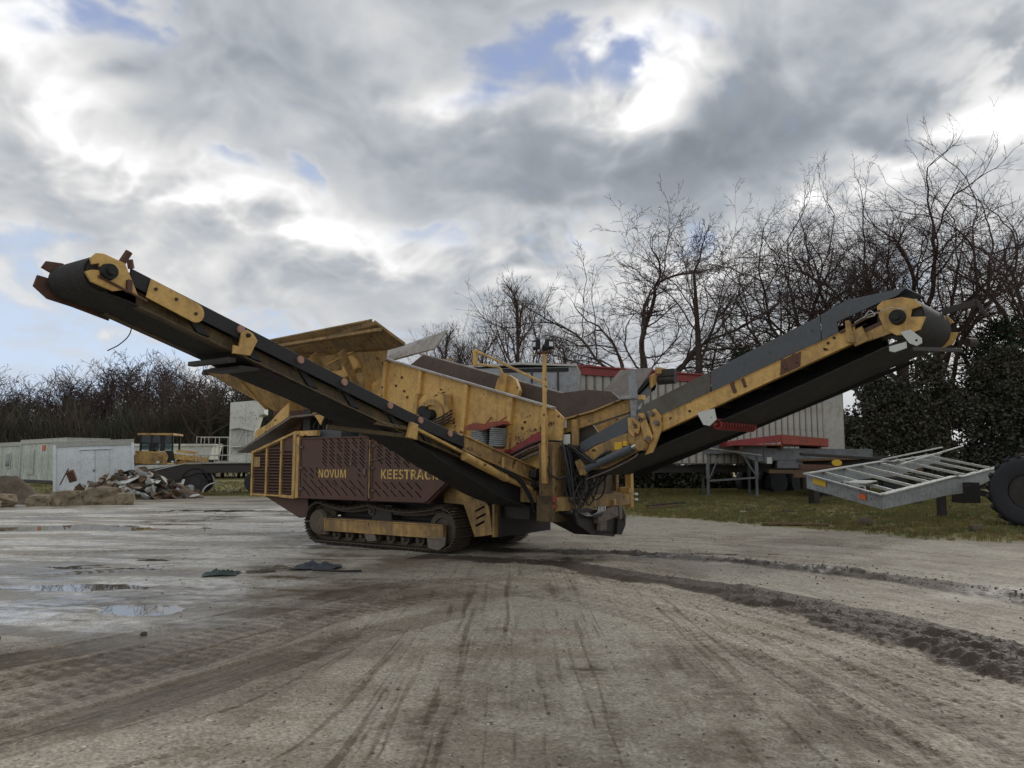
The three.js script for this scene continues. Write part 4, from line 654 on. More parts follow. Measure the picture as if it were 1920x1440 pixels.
// --- side delivery conveyors: the near one runs out towards the viewer, the far one is a shorter copy behind
const T = (s) => (s > 4.2 ? 2.30 + (s - 4.2) * 0.288 : 2.30 + (s - 4.2) * 0.2515);
function strip(s0, s1, o0, o1, t0, t1) { const mid = s0 < 4.2 && s1 > 4.2 ? [4.2] : [], ss = [s0, ...mid, s1]; return plate([...ss.map((s) => [s, T(s) + o0]), ...ss.slice().reverse().map((s) => [s, T(s) + o1])], t0, t1, { plane: 'zy' }); }
{
  const c = group('side_conveyor', mach), L0 = 2.72, L1 = 3.5, HS = 8.36, HY = 3.335, R = 0.168;
  const path = []; for (let s = 1.0; s <= 8.2; s += 0.4) path.push([s, T(s) - 0.07]);
  for (let a = 100; a >= -75; a -= 12) path.push([HS + R * Math.cos(a * D2R), HY + R * Math.sin(a * D2R)]);
  for (let s = 8.1; s >= 1.0; s -= 0.4) path.push([s, T(s) - mix(0.66, mix(0.335, 0.3, sstep(6.5, 8, s)), sstep(1.6, 4.7, s)) - 0.01 * Math.sin(s * 4.2)]);
  for (let a = 260; a >= 100; a -= 20) path.push([0.85 + 0.2 * Math.cos(a * D2R), T(0.85) - 0.34 + 0.27 * Math.sin(a * D2R)]);
  mesh('belt', [loopBelt(path, L0 + 0.05, L1 - 0.08, 0.014, 'z')], M.rubber, c);
  mesh('head_drum', [cyl([L0 + 0.06, HY, HS], [L1 - 0.07, HY, HS], R - 0.016, R - 0.016, 28), cyl([L0, HY, HS], [L1 + 0.06, HY, HS], 0.04, 0.04, 12)], M.darkSteel, c);
  mesh('tail_drum', [cyl([L0 + 0.06, T(0.85) - 0.2, 0.85], [L1 - 0.07, T(0.85) - 0.2, 0.85], 0.11, 0.11, 20)], M.darkSteel, c);
  mesh('added_gap_filler', [plate([...[1.2, 2, 2.8, 3.6, 4.4, 5.4].map((s) => [s, T(s) - 0.29]), ...[5.4, 4.4, 3.6, 2.8, 2, 1.2].map((s) => [s, T(s) - mix(0.64, 0.33, sstep(1.6, 4.7, s))])], 3.3, 3.32, { plane: 'zy' })], M.skirt, c);  // added black sheet, darkens the gap between frame and return belt
  mesh('skirt', [strip(2.95, 8.12, 0, -0.16, 3.455, 3.48)], M.skirt, c);
  mesh('skirt', [strip(2.95, 8.12, 0, -0.16, L0 + 0.01, L0 + 0.03)], M.skirt, c);
  for (const [t0, t1] of [[3.36, 3.39], [L0 + 0.06, L0 + 0.09]]) mesh('stringer', [strip(2.7, 8.0, -0.15, -0.32, t0, t1), strip(2.7, 8.0, -0.3, -0.32, t0 - 0.02, t1 + 0.06)], M.olive, c);
  for (const s of [7.55, 6.89, 6.07, 5.38, 4.56, 3.95, 3.3]) {
    mesh('idler', [cyl([L0 + 0.08, T(s) - 0.12, s], [3.42, T(s) - 0.12, s], 0.05, 0.05, 12)], M.darkSteel, c);
    if (s < 7.5) mesh('roller_end', [cyl([3.47, T(s) - 0.055, s], [3.505, T(s) - 0.055, s], 0.047, 0.043, 14)], M.roller, c);
    mesh('idler_bracket', [plate([[s - 0.02, T(s) - 0.06], [s + 0.06, T(s) - 0.06], [s - 0.2, T(s) - 0.34], [s - 0.34, T(s) - 0.36]], 3.38, 3.42, { plane: 'zy' })], M.skirt, c);
  }
  // head: bearing plates, take-up slots, cover
  const head = [[8.06, T(8.06) - 0.24], [8.2, T(8.2) + 0.0], [8.4, 3.5], [8.47, 3.49], [8.52, 3.43], [8.5, 3.38], [8.44, 3.4], [8.42, 3.34], [8.5, 3.33], [8.56, 3.3], [8.5, 3.22], [8.3, 3.17], [8.2, 3.2]];
  mesh('head_plate', [plate(head, 3.49, 3.52, { plane: 'zy' })], M.yellow, c);
  mesh('bearing', [cyl([3.5, HY, HS], [3.58, HY, HS], 0.082, 0.07, 18), cyl([3.58, HY, HS], [3.61, HY, HS], 0.04, 0.035, 12)], M.black, c);
  mesh('take_up_screw', [bar([3.535, 3.28, 8.45], [3.535, 3.13, 7.98], 0.02, 0.02), box(0.05, 0.12, 0.05, 3.53, 3.24, 8.16), cyl([3.5, 3.5, 8.15], [3.5, 3.42, 8.13], 0.03, 0.03, 8)], M.rustBrown, c);
  mesh('scraper_peg', [cyl([3.3, 3.46, 8.14], [3.34, 3.62, 8.07], 0.035, 0.035, 10)], M.rustBrown, c);
  mesh('head_plate', [plate([[7.9, 3.3], [8.2, 3.42], [8.38, 3.53], [8.53, 3.52], [8.57, 3.45], [8.42, 3.39], [8.43, 3.35], [8.6, 3.37], [8.63, 3.26], [8.5, 3.16], [8.26, 3.12], [7.9, 3.04]], L0 - 0.02, L0 + 0.01, { plane: 'zy' })], M.rustBrown, c);
  const end = circ(7.44, 3.11, 0.1, 8, Math.PI / 2 + 0.28, Math.PI * 1.5 + 0.28);
  mesh('cover_plate', [plate([[7.93, T(7.93) - 0.01], ...end, [7.97, T(7.97) - 0.21]], 3.485, 3.5, { plane: 'zy' })], M.yellow, c);
  bolts([[3.5, 3.27, 7.88], [3.5, 3.21, 7.66], [3.5, 3.1, 7.44]], c, M.darkSteel, 1.1, boltX);
  mesh('bracket', [plate([[6.9, T(6.9) - 0.1], [6.84, T(6.84) - 0.04], [6.76, T(6.76) - 0.05], [6.7, T(6.7) - 0.1], [6.79, T(6.79) - 0.3], [7.0, T(7) - 0.36], [7.0, T(7) - 0.27], [6.93, T(6.93) - 0.26]], 3.5, 3.53, { plane: 'zy' })], M.yellow, c);
  bolts([[3.53, T(6.84) - 0.1, 6.83]], c, M.black, 1.6, boltX);
  mesh('bracket', [plate([[4.2, T(4.2) - 0.15], [4.06, T(4.06) - 0.15], [4.08, T(4.08) - 0.36], [4.27, T(4.27) - 0.38]], 3.5, 3.55, { plane: 'zy' })], M.yellow, c);
  each('strut', [bar([3.46, T(4.2) - 0.34, 4.15], [3.0, T(4.6) - 0.36, 5.2], 0.07, 0.06), bar([3.46, T(4.2) - 0.24, 4.2], [3.4, T(4.4) - 0.24, 4.75], 0.06, 0.05)], M.olive, c);
  each('cross_bracket', [box(0.72, 0.05, 0.1, 3.08, T(6.95) - 0.4, 6.95), box(0.66, 0.03, 0.26, 3.08, T(6.7) - 0.39, 6.7)], M.darkSteel, c);
  // the lower, yellow part of the frame
  mesh('lower_stringer', [strip(1.0, 2.95, 0.03, -0.22, 3.44, 3.47), strip(1.0, 2.95, 0.03, 0.005, 3.4, 3.5), strip(1.0, 2.95, -0.195, -0.22, 3.4, 3.51)], M.yellowDull, c);
  mesh('lower_stringer', [strip(1.0, 2.95, 0.03, -0.22, L0, L0 + 0.03)], M.yellowDull, c);
  mesh('stay_tube', [cyl([3.5, T(3.0) - 0.3, 2.98], [3.5, T(1.9) - 0.36, 1.9], 0.065, 0.065, 12), cyl([3.5, T(1.9) - 0.36, 1.9], [3.5, T(1.1) - 0.36, 1.15], 0.045, 0.04, 12)], M.yellow, c);
  each('stay_rail', [bar([3.46, T(4.1) - 0.2, 4.05], [3.46, T(2.98) - 0.24, 2.98], 0.06, 0.04), cyl([3.5, T(2.0) - 0.06, 1.98], [3.5, T(2.0) - 0.28, 1.98], 0.025, 0.025, 8)], M.yellow, c);
  mesh('tail_box', [box(0.86, 0.4, 0.5, 3.1, 1.14, 0.8)], M.yellowDull, c);
  mesh('motor', [cyl([3.48, 1.26, 1.02], [3.72, 1.26, 1.02], 0.09, 0.08, 14), cyl([3.48, 1.26, 1.02], [3.56, 1.26, 1.02], 0.12, 0.12, 14), box(0.14, 0.12, 0.2, 3.55, 1.42, 1.1)], M.darkSteel, c);
  mesh('stray_wire', [tube([[2.8, 3.06, 7.7], [2.8, 2.92, 7.72], [2.8, 2.8, 7.82], [2.8, 2.72, 7.94]], 0.006, 5)], M.hose, c);
  for (const [a, b, d] of [[2.3, 0.9, 0.3], [2.2, 0.95, 0.36], [1.9, 0.9, 0.42]]) mesh('hose', [tube([[3.56, T(a) - 0.26, a], [3.58, T((a + b) / 2) - d, (a + b) / 2], [3.62, 0.95 - d * 0.5, b + 0.15], [3.66, 1.05, b - 0.1]], 0.02, 6)], M.hose, c);
}
{
  const c = group('side_conveyor', mach), y = (s) => 2.1 + (-1.2 - s) * 0.5, q = (s, o) => [s, y(s) + o];
  mesh('belt', [loopBelt([q(-1, 0), q(-4, 0), [-4.15, y(-4) - 0.05], [-4.2, y(-4) - 0.17], [-4.1, y(-4) - 0.28], q(-4, -0.3), q(-1, -0.3)], 2.75, 3.45, 0.014, 'z')], M.rubber, c);
  mesh('stringer', [plate([q(-1, -0.06), q(-3.8, -0.06), q(-3.8, -0.26), q(-1, -0.26)], 3.46, 3.5, { plane: 'zy' }), plate([q(-1, -0.06), q(-3.8, -0.06), q(-3.8, -0.26), q(-1, -0.26)], 2.7, 2.74, { plane: 'zy' })], M.greyCover, c);
  each('head_plate', [plate([q(-3.7, 0.16), q(-4.02, 0.1), q(-4.02, -0.14), q(-3.7, -0.12)], 3.5, 3.54, { plane: 'zy' }), box(0.14, 0.14, 0.3, 3.6, y(-4.1) + 0.1, -4.1), box(0.4, 0.1, 0.16, 3.62, 2.95, -2.7)], M.yellow, c);
  each('motor', [cyl([3.55, y(-4) - 0.05, -4.1], [3.95, y(-4) - 0.05, -4.1], 0.11, 0.1, 12), box(0.3, 0.16, 0.2, 3.8, y(-4) + 0.1, -4.1)], M.darkSteel, c);
  mesh('head_hood', [sheet([[3.52, y(-2.6) + 0.06, -2.6], [3.52, y(-3.9) + 0.26, -3.9], [2.7, y(-3.9) + 0.26, -3.9], [2.7, y(-2.6) + 0.06, -2.6]], 0.02)], M.wornSteel, c);
}
// --- main delivery conveyor, running out past the delivery end. Own axes: x along, z across, origin under the head drum's near bearing
{
  const c = group('main_conveyor', mach, 9.15, 0, 1.55, -8 * D2R), W = 1.4, st = (x) => 3.3 + (x + 0.66) * 0.36, sbm = (x) => 3.13 + (x + 0.53) * 0.37, HY = 3.39, R = 0.285;
  const path = []; for (let x = -4.9; x <= -0.2; x += 0.3) path.push([x, st(x) + 0.1]);
  for (let a = 105; a >= -75; a -= 9) path.push([R * Math.cos(a * D2R), HY + R * Math.sin(a * D2R)]);
  for (let x = -0.05; x >= -4.9; x -= 0.3) path.push([x, 3.095 + (x + 0.03) * 0.352 - 0.05 * Math.sin(clamp((x + 0.05) / -4.6) * Math.PI)]);
  for (let a = 260; a >= 110; a -= 25) path.push([-5.0 + 0.15 * Math.cos(a * D2R), 1.62 + 0.15 * Math.sin(a * D2R)]);
  mesh('belt', [loopBelt(path, -W + 0.05, -0.06, 0.016, 'x')], M.rubber, c);
  mesh('head_drum', [cyl([0, HY, -W + 0.06], [0, HY, -0.07], R - 0.018, R - 0.018, 32), cyl([0, HY, -W - 0.04], [0, HY, 0.05], 0.045, 0.045, 12)], M.darkSteel, c);
  const strg = (x0, x1, z0, z1) => plate([[x0, st(x0)], [x1, st(x1)], [x1, sbm(x1)], [x0, sbm(x0)]], z0, z1);
  mesh('stringer', [strg(-3.6, -0.52, -0.02, 0), plate([[-3.6, st(-3.6)], [-0.55, st(-0.55)], [-0.55, st(-0.55) - 0.012], [-3.6, st(-3.6) - 0.012]], -0.08, 0.012), plate([[-3.6, sbm(-3.6)], [-0.55, sbm(-0.55)], [-0.55, sbm(-0.55) + 0.012], [-3.6, sbm(-3.6) + 0.012]], -0.08, 0.01)], M.yellow, c);
  mesh('stringer', [strg(-3.6, -0.52, -W, -W + 0.02)], M.darkSteel, c);
  mesh('added_dark_web', [plate([[-4.7, 1.9], [-0.4, 3.4], [-0.4, 3.02], [-4.7, 1.46]], -W / 2 - 0.01, -W / 2 + 0.01)], M.skirt, c);  // added black sheet that blocks daylight showing between the belt runs
  mesh('lower_stringer', [plate([[-4.95, 1.72], [-4.6, 1.88], [-3.6, 2.2], [-3.5, 2.0], [-3.6, 1.86], [-4.4, 1.52], [-4.85, 1.46]], -0.02, 0.005)], M.yellowDull, c);
  mesh('lower_stringer', [plate([[-4.95, 1.72], [-3.6, 2.22], [-3.5, 2.0], [-4.85, 1.46]], -W, -W + 0.02)], M.yellowDull, c);
  each('stringer_patch', [plate([[-1.5, st(-1.5) - 0.01], [-1.22, st(-1.22) - 0.01], [-1.24, sbm(-1.24) + 0.012], [-1.52, sbm(-1.52) + 0.012]], 0, 0.008), box(0.035, 0.16, 0.03, -1.46, 2.94, 0.012, 0, 0, 0.35), box(0.03, 0.14, 0.03, -1.3, 3.0, 0.012, 0, 0, 0.35)], M.rustBrown, c);
  each('stringer_lug', [box(0.05, 0.15, 0.03, -2.2, 2.66, 0.012, 0, 0, 0.35), box(0.04, 0.13, 0.03, -2.04, 2.72, 0.012, 0, 0, 0.35)], M.rustBrown, c);
  bolts([[-0.86, 3.16, 0.002], [-0.78, 3.22, 0.002], [-0.9, 3.08, 0.002], [-2.9, 2.36, 0.002]], c, M.black, 1.2);
  // covers
  const cov = (x0, x1, h0, h1, z, mat) => {
    mesh('cover_panel', [plate([[x0, st(x0) + 0.004], [x1, st(x1) + 0.004], [x1, st(x1) + h1], [x0, st(x0) + h0]], z, z + 0.02), sheet([[x0, st(x0) + h0, z + 0.01], [x1, st(x1) + h1, z + 0.01], [x1, st(x1) + h1 + 0.06, z - 0.2], [x0, st(x0) + h0 + 0.06, z - 0.2]], 0.012)], mat, c);
  };
  cov(-3.74, -2.56, 0.28, 0.3, -0.015, M.greyCoverOld); cov(-2.54, -0.95, 0.3, 0.335, -0.01, M.greyCover);
  mesh('cover_hood', [plate([[-0.94, st(-0.94) + 0.004], [-0.72, st(-0.72) + 0.004], [-0.74, 3.42], [-0.22, 3.6], [0.0, 3.66], [0.1, 3.74], [-0.6, 3.69], [-0.94, st(-0.94) + 0.34]], -0.012, 0.012), sheet([[-0.94, 3.54, 0], [-0.6, 3.69, 0], [0.1, 3.75, 0], [0.1, 3.78, -0.9], [-0.6, 3.75, -0.9], [-0.94, 3.62, -0.9]], 0.012)], M.greyCover, c);
  mesh('cover_panel', [plate([[-4.95, 1.74], [-4.6, 1.9], [-4.2, 2.0], [-4.0, 2.1], [-3.7, 2.22], [-3.76, 2.45], [-4.95, 1.93]], -0.05, -0.03)], M.greyCover, c);
  cov(-3.74, -0.3, 0.28, 0.3, -W, M.greyCoverOld);
  // head
  const hp = [[-0.24, 3.56], [-0.17, 3.62], [0.05, 3.64], [0.2, 3.59], [0.27, 3.5], [0.16, 3.47], [0.14, 3.38], [0.31, 3.36], [0.24, 3.21], [0.09, 3.16], [-0.03, 3.17], [-0.16, 3.26], [-0.22, 3.42]];
  mesh('head_plate', [plate(hp, -0.02, 0.015)], M.yellow, c);
  mesh('bearing', [cyl([0, HY, 0.01], [0, HY, 0.09], 0.1, 0.085, 18), cyl([0, HY, 0.09], [0, HY, 0.12], 0.05, 0.045, 12)], M.black, c);
  mesh('head_plate', [plate(hp.map(([x, y]) => [x + 0.05, y - 0.02]), -W - 0.015, -W + 0.02)], M.yellow, c);
  each('head_arm', [bar([-0.56, 3.18, -0.02], [-0.1, 3.35, -0.02], 0.03, 0.12), bar([-0.7, 3.28, 0.02], [-0.2, 3.5, 0.02], 0.03, 0.03)], M.rustBrown, c);
  each('end_bracket', [plate([[-0.62, 3.42], [-0.57, 3.42], [-0.5, 3.12], [-0.62, 3.14]], -0.02, 0.05), box(0.18, 0.2, 0.04, -0.47, 3.2, 0.02, 0, 0, 0.36), plate([[-0.1, 3.36], [0.02, 3.3], [-0.02, 3.22], [-0.5, 3.1], [-0.5, 3.2]], -0.03, 0.0)], M.yellowDull, c);
  mesh('tie_cord', [tube([[-0.5, 3.38, 0.06], [-0.3, 3.46, 0.09], [-0.2, 3.46, 0.1], [-0.05, 3.5, 0.12], [0.12, 3.46, 0.1]], 0.006, 5), tube([[-0.38, 3.42, 0.08], [-0.3, 3.5, 0.09], [-0.24, 3.44, 0.1], [-0.34, 3.42, 0.09]], 0.008, 5)], M.galv, c);
  mesh('scraper_plate', [plate([[0.02, 3.2], [0.14, 3.22], [0.26, 3.1], [0.26, 3.04], [0.2, 3.01], [0.12, 3.05]], 0.02, 0.035, { holes: [circ(0.2, 3.08, 0.02, 8).reverse()] }), plate([[-0.12, 3.04], [0.08, 3.08], [0.08, 3.0], [-0.06, 2.96], [-0.12, 2.98]], -0.01, 0.01)], M.whitePlate, c);
  each('scraper_arm', [bar([0.2, 3.62, -W + 0.1], [0.62, 3.7, -W + 0.1], 0.03, 0.09), bar([0.6, 3.72, -W + 0.1], [0.72, 3.5, -W + 0.1], 0.03, 0.05), bar([0.36, 3.1, -W - 0.02], [0.1, 3.0, -0.1], 0.05, 0.05), cyl([0.45, 3.2, -W], [0.52, 3.2, -W - 0.14], 0.06, 0.06, 10)], M.darkSteel, c);
  // idlers, cross members
  for (let x = -4.5; x < -0.4; x += 0.62) { mesh('idler', [cyl([x, st(x) + 0.03, -W + 0.06], [x, st(x) + 0.03, -0.05], 0.055, 0.055, 12)], M.darkSteel, c); each('cross_member', [box(0.07, 0.07, W - 0.06, x + 0.1, sbm(x + 0.1) + 0.05, -W / 2)], M.darkSteel, c); }
  mesh('added_dark_pan', [sheet([[-4.7, 1.84, -0.06], [-0.4, 3.37, -0.06], [-0.4, 3.37, -W + 0.05], [-4.7, 1.84, -W + 0.05]], 0.012)], M.skirt, c);  // added black sheet standing in for the shade under the carrying belt
  mesh('belt_guard', [plate([[-4.8, 1.42], [-0.2, 3.02], [-0.2, 2.96], [-4.7, 1.34]], -W + 0.02, -W + 0.035)], M.skirt, c);
  mesh('roller_mount', [plate([[-2.78, 2.33], [-2.5, 2.38], [-2.47, 2.22], [-2.58, 2.13], [-2.68, 2.15]], 0, 0.02, { holes: [circ(-2.62, 2.19, 0.012, 6).reverse(), circ(-2.55, 2.25, 0.014, 6).reverse()] })], M.whitePlate, c);
  mesh('spiral_roller', Array.from({ length: 13 }, (_, i) => moved(new THREE.TorusGeometry(0.062, 0.026, 6, 14), -2.52, 2.16, -0.1 - i * 0.092, 0.25, 0, 0)).concat([cyl([-2.52, 2.16, -0.02], [-2.52, 2.16, -W], 0.035, 0.035, 10)]), M.red, c);
  // folding joint, ram
  const j = group('fold_joint', mach, 9.15, 0, 1.55, -8 * D2R);
  each('link_plate', [plate([[-3.96, 2.3], [-3.8, 2.3], [-3.72, 2.2], [-3.76, 2.06], [-3.86, 2.0], [-3.95, 2.08]], 0.02, 0.05), plate([[-3.74, 2.36], [-3.64, 2.36], [-3.48, 1.98], [-3.56, 1.9], [-3.64, 1.98]], 0.07, 0.1), plate([[-3.6, 2.38], [-3.46, 2.42], [-3.36, 2.3], [-3.36, 2.1], [-3.44, 1.92], [-3.52, 1.76], [-3.66, 1.72], [-3.6, 1.84], [-3.5, 2.05], [-3.55, 2.22]], 0.02, 0.05)], M.yellow, j);
  for (const [x, y] of [[-3.74, 2.29], [-3.5, 2.34], [-3.42, 2.2], [-3.55, 1.97]]) mesh('pin', [cyl([x, y, 0.03], [x, y, 0.13], 0.04, 0.04, 12)], M.wornSteel, j);
  mesh('upright', [box(0.1, 0.75, 0.08, -3.9, 2.68, -0.04, 0, 0, 0.05), box(0.26, 0.05, 0.12, -3.96, 2.62, -0.02)], M.greyPaint, j);
  mesh('ram_barrel', [cyl([-4.74, 1.5, 0.1], [-3.86, 1.83, 0.1], 0.062, 0.062, 16)], M.greyCover, j);
  mesh('ram_rod', [cyl([-3.88, 1.825, 0.1], [-3.7, 1.89, 0.1], 0.034, 0.034, 12)], M.chrome, j);
  mesh('ram_eye', [cyl([-3.66, 1.87, 0.02], [-3.66, 1.87, 0.18], 0.085, 0.085, 14), plate([[-4.92, 1.62], [-4.82, 1.66], [-4.7, 1.52], [-4.72, 1.4], [-4.82, 1.4]], 0.12, 0.16), cyl([-4.76, 1.46, 0.1], [-4.76, 1.46, 0.19], 0.05, 0.05, 12)], M.yellowDull, j);
  mesh('ram_pipe', [tube([[-4.7, 1.34, 0.14], [-4.2, 1.5, 0.16], [-3.75, 1.7, 0.16], [-3.72, 1.74, 0.14]], 0.012, 6)], M.wornSteel, j);
  mesh('valve', [box(0.14, 0.12, 0.08, -4.12, 1.86, 0.05), box(0.08, 0.08, 0.06, -4.0, 1.9, 0.05)], M.yellowBright, j);
}
// --- delivery end frame: column, cross beam, light mast, hoses, lower tail unit
{
  const f = group('end_frame', mach);
  mesh('column', [box(0.26, 1.25, 0.26, 3.82, 1.3, 1.08), box(0.05, 1.1, 0.32, 3.98, 1.35, 1.08)], M.oliveLight, f);
  mesh('column', [box(0.26, 1.25, 0.26, 3.82, 1.3, -1.08)], M.yellowDull, f);
  each('column_foot', [box(0.34, 0.42, 0.4, 3.84, 0.86, 1.06)], M.olive, f);
  mesh('cross_beam', [box(0.14, 0.21, 2.5, 4.1, 0.94, 0.0), box(0.02, 0.24, 2.5, 4.03, 0.94, 0.0)], M.yellowDull, f);
  mesh('end_panel', [box(0.03, 0.5, 1.3, 4.05, 1.25, -0.1), box(0.05, 0.3, 0.05, 4.1, 1.24, -0.75)], M.olive, f);
  each('end_post', [box(0.12, 0.72, 0.12, 4.12, 1.14, -1.3), box(0.2, 0.1, 0.2, 4.1, 1.1, -1.22)], M.yellow, f);
  each('lamp_bar', [box(0.05, 0.04, 0.12, 4.2, 1.02, -1.4), box(0.05, 0.04, 0.12, 4.2, 0.92, -1.4)], M.whitePlate, f);
  mesh('upper_beam', [plate([[3.45, 1.98], [5.14, 2.42], [5.16, 2.6], [4.98, 2.62], [4.5, 2.44], [3.45, 2.2]], 0.66, 0.72), plate([[3.4, 2.2], [4.5, 2.44], [5.1, 2.64], [5.1, 2.66], [4.5, 2.47], [3.4, 2.23]], 0.62, 0.8)], M.yellowDull, f);
  mesh('upper_beam', [plate([[3.45, 1.98], [5.14, 2.42], [5.16, 2.6], [4.98, 2.62], [3.45, 2.2]], -0.72, -0.66)], M.yellowDull, f);
  mesh('hanger', [box(0.12, 0.48, 0.06, 4.12, 2.08, 0.75)], M.yellowDull, f);
  mesh('sign_plate', [box(0.14, 0.13, 0.012, 3.92, 2.25, 0.815)], M.whitePlate, f);
  mesh('sign_plate', [box(0.14, 0.17, 0.012, 3.99, 1.99, 0.815)], M.whitePlate, f);
  mesh('chute_wall', [plate([[3.3, 2.2], [4.2, 2.4], [4.6, 1.9], [4.4, 1.6], [3.4, 1.7]], 0.5, 0.53), sheet([[3.6, 2.6, -0.8], [5.0, 2.3, -0.7], [5.0, 1.9, -0.7], [3.6, 1.9, -0.8]], 0.02)], M.greyCoverOld, f);
  each('upper_post', [box(0.08, 0.7, 0.08, 5.1, 2.7, 0.62)], M.greyPaint, f);
  const m = group('light_mast', mach);
  mesh('pole', [box(0.055, 1.35, 0.055, 3.86, 2.72, 1.3), box(0.085, 1.1, 0.085, 3.86, 1.82, 1.3)], M.yellow, m);
  mesh('lamp_bracket', [box(0.3, 0.035, 0.1, 3.86, 3.41, 1.3)], M.rustBrown, m);
  for (const [x, z, r] of [[3.75, 1.37, -1.0], [3.95, 1.28, 0.5]]) { const l = group('floodlight', m); mesh('lamp_housing', [box(0.15, 0.16, 0.09, 0, 0, 0, 0, 0, 0, 0.02), box(0.03, 0.07, 0.03, 0, -0.08, 0)], M.black, l); mesh('lamp_lens', [box(0.075, 0.075, 0.01, 0, 0, 0.044)], M.lens, l); l.position.set(x, 3.54, z); l.rotation.y = 34 * D2R + r; }
  mesh('junction_box', [box(0.09, 0.09, 0.06, 3.85, 3.48, 1.26)], M.black, m);
  // hoses hanging between the frame and the conveyor
  const hb = group('hose_bundle', mach), r = rng(64);
  for (let i = 0; i < 17; i++) {
    const a = [3.98 + r() * 0.12, 1.96 - r() * 0.25, 1.1 - r() * 0.4], b = i < 6 ? [4.75 + r() * 0.3, 1.68 + r() * 0.12, 0.95 + r() * 0.05] : [4.05 + r() * 0.4, 1.2 + r() * 0.4, 0.95 - r() * 0.5], sag = i < 6 ? 0.15 + r() * 0.2 : 0.2 + r() * 0.55;
    mesh('hose', [tube([a, [mix(a[0], b[0], 0.2) + 0.06, a[1] - sag * 0.35, mix(a[2], b[2], 0.2) + 0.12], [mix(a[0], b[0], 0.55) + 0.05, Math.min(a[1], b[1]) - sag * 0.6, mix(a[2], b[2], 0.55) + 0.12], [mix(a[0], b[0], 0.85), b[1] - sag * 0.25, mix(a[2], b[2], 0.85) + 0.06], b], 0.013 + r() * 0.009, 6)], M.hose, hb);
  }
  mesh('hose', [tube([[4.1, 1.5, 1.05], [4.12, 1.15, 1.08], [4.2, 0.98, 1.06], [4.4, 1.1, 1.0], [4.46, 1.45, 0.96]], 0.02, 6)], M.hose, hb);
  mesh('hose', [tube([[3.9, 1.7, 1.24], [3.92, 1.45, 1.28], [4.05, 1.35, 1.2], [4.2, 1.4, 1.1]], 0.018, 6)], M.hose, hb);
  for (let i = 0; i < 9; i++) { const x = 4.02 + r() * 0.1, z = 1.15 - r() * 0.75, y = 1.9 - r() * 0.2, w = 0.15 + r() * 0.3, d = 0.35 + r() * 0.6, e = r() * 0.3; mesh('hose', [tube([[x, y, z], [x + 0.12, y - d * 0.4, z + 0.06], [x + 0.16, y - d, z - w * 0.4], [x + 0.2, y - d * 0.9, z - w], [x + 0.2 + e, y - d * 0.35, z - w * 1.15]], 0.012 + r() * 0.008, 6)], M.hose, hb); }
  mesh('valve_block', [box(0.22, 0.34, 0.3, 4.12, 1.72, 0.7), box(0.16, 0.2, 0.2, 4.12, 1.45, 0.5), ...Array.from({ length: 6 }, (_, i) => cyl([4.22, 1.86 - i * 0.05, 0.6 + (i % 3) * 0.09], [4.3, 1.86 - i * 0.05, 0.6 + (i % 3) * 0.09], 0.02, 0.02, 8))], M.darkSteel, hb);
  each('red_fitting', [box(0.06, 0.1, 0.06, 4.02, 1.02, 1.26), box(0.06, 0.06, 0.06, 4.02, 0.9, 1.26)], M.redRust, hb);
  const tu = group('tail_unit', mach);
  mesh('tray', [sheet([[4.25, 0.8, 1.1], [4.25, 0.34, -0.3], [3.5, 0.34, -0.3], [3.5, 0.8, 1.1]], 0.03)], M.black, tu);
  mesh('tray_side', [plate([[1.1, 0.84], [0.6, 0.86], [-0.36, 0.72], [-0.56, 0.8], [-0.64, 0.6], [-0.55, 0.42], [-0.3, 0.32], [0.5, 0.42], [0.95, 0.6]], 4.24, 4.28, { plane: 'zy', holes: Array.from({ length: 9 }, (_, i) => { const s = 0.36 - i * 0.075, y = 0.405 - 0.01 * i * 0.4; return [[s, y], [s + 0.035, y], [s + 0.01, y + 0.045], [s - 0.025, y + 0.045]]; }) })], M.darkSteel, tu);
  mesh('end_cheek', [plate([[-0.3, 0.36], [-0.5, 0.34], [-0.66, 0.5], [-0.68, 0.66], [-0.52, 0.84], [-0.4, 0.8]], 4.28, 4.34, { plane: 'zy', holes: [circ(-0.56, 0.6, 0.03, 8)] })], M.black, tu);
  each('cleaner_box', [box(0.1, 0.16, 0.75, 4.34, 0.72, 0.1, 0.12), box(0.08, 0.16, 0.22, 4.36, 0.56, 0.3), box(0.1, 0.24, 0.12, 4.32, 0.74, -0.42)], M.wornSteel, tu);
  for (let i = 0; i < 6; i++) mesh('hose', [tube([[4.2, 0.86, 1.0 - i * 0.06], [4.36, 0.74 - i * 0.01, 0.85 - i * 0.07], [4.38, 0.78, 0.5 - i * 0.05], [4.3, 0.86, 0.3 - i * 0.05]], 0.013, 6)], M.hose, tu);
  each('hanger_rod', [box(0.06, 0.2, 0.06, 4.18, 0.84, 0.9), box(0.08, 0.22, 0.08, 4.18, 0.84, -0.5)], M.yellow, tu);
}

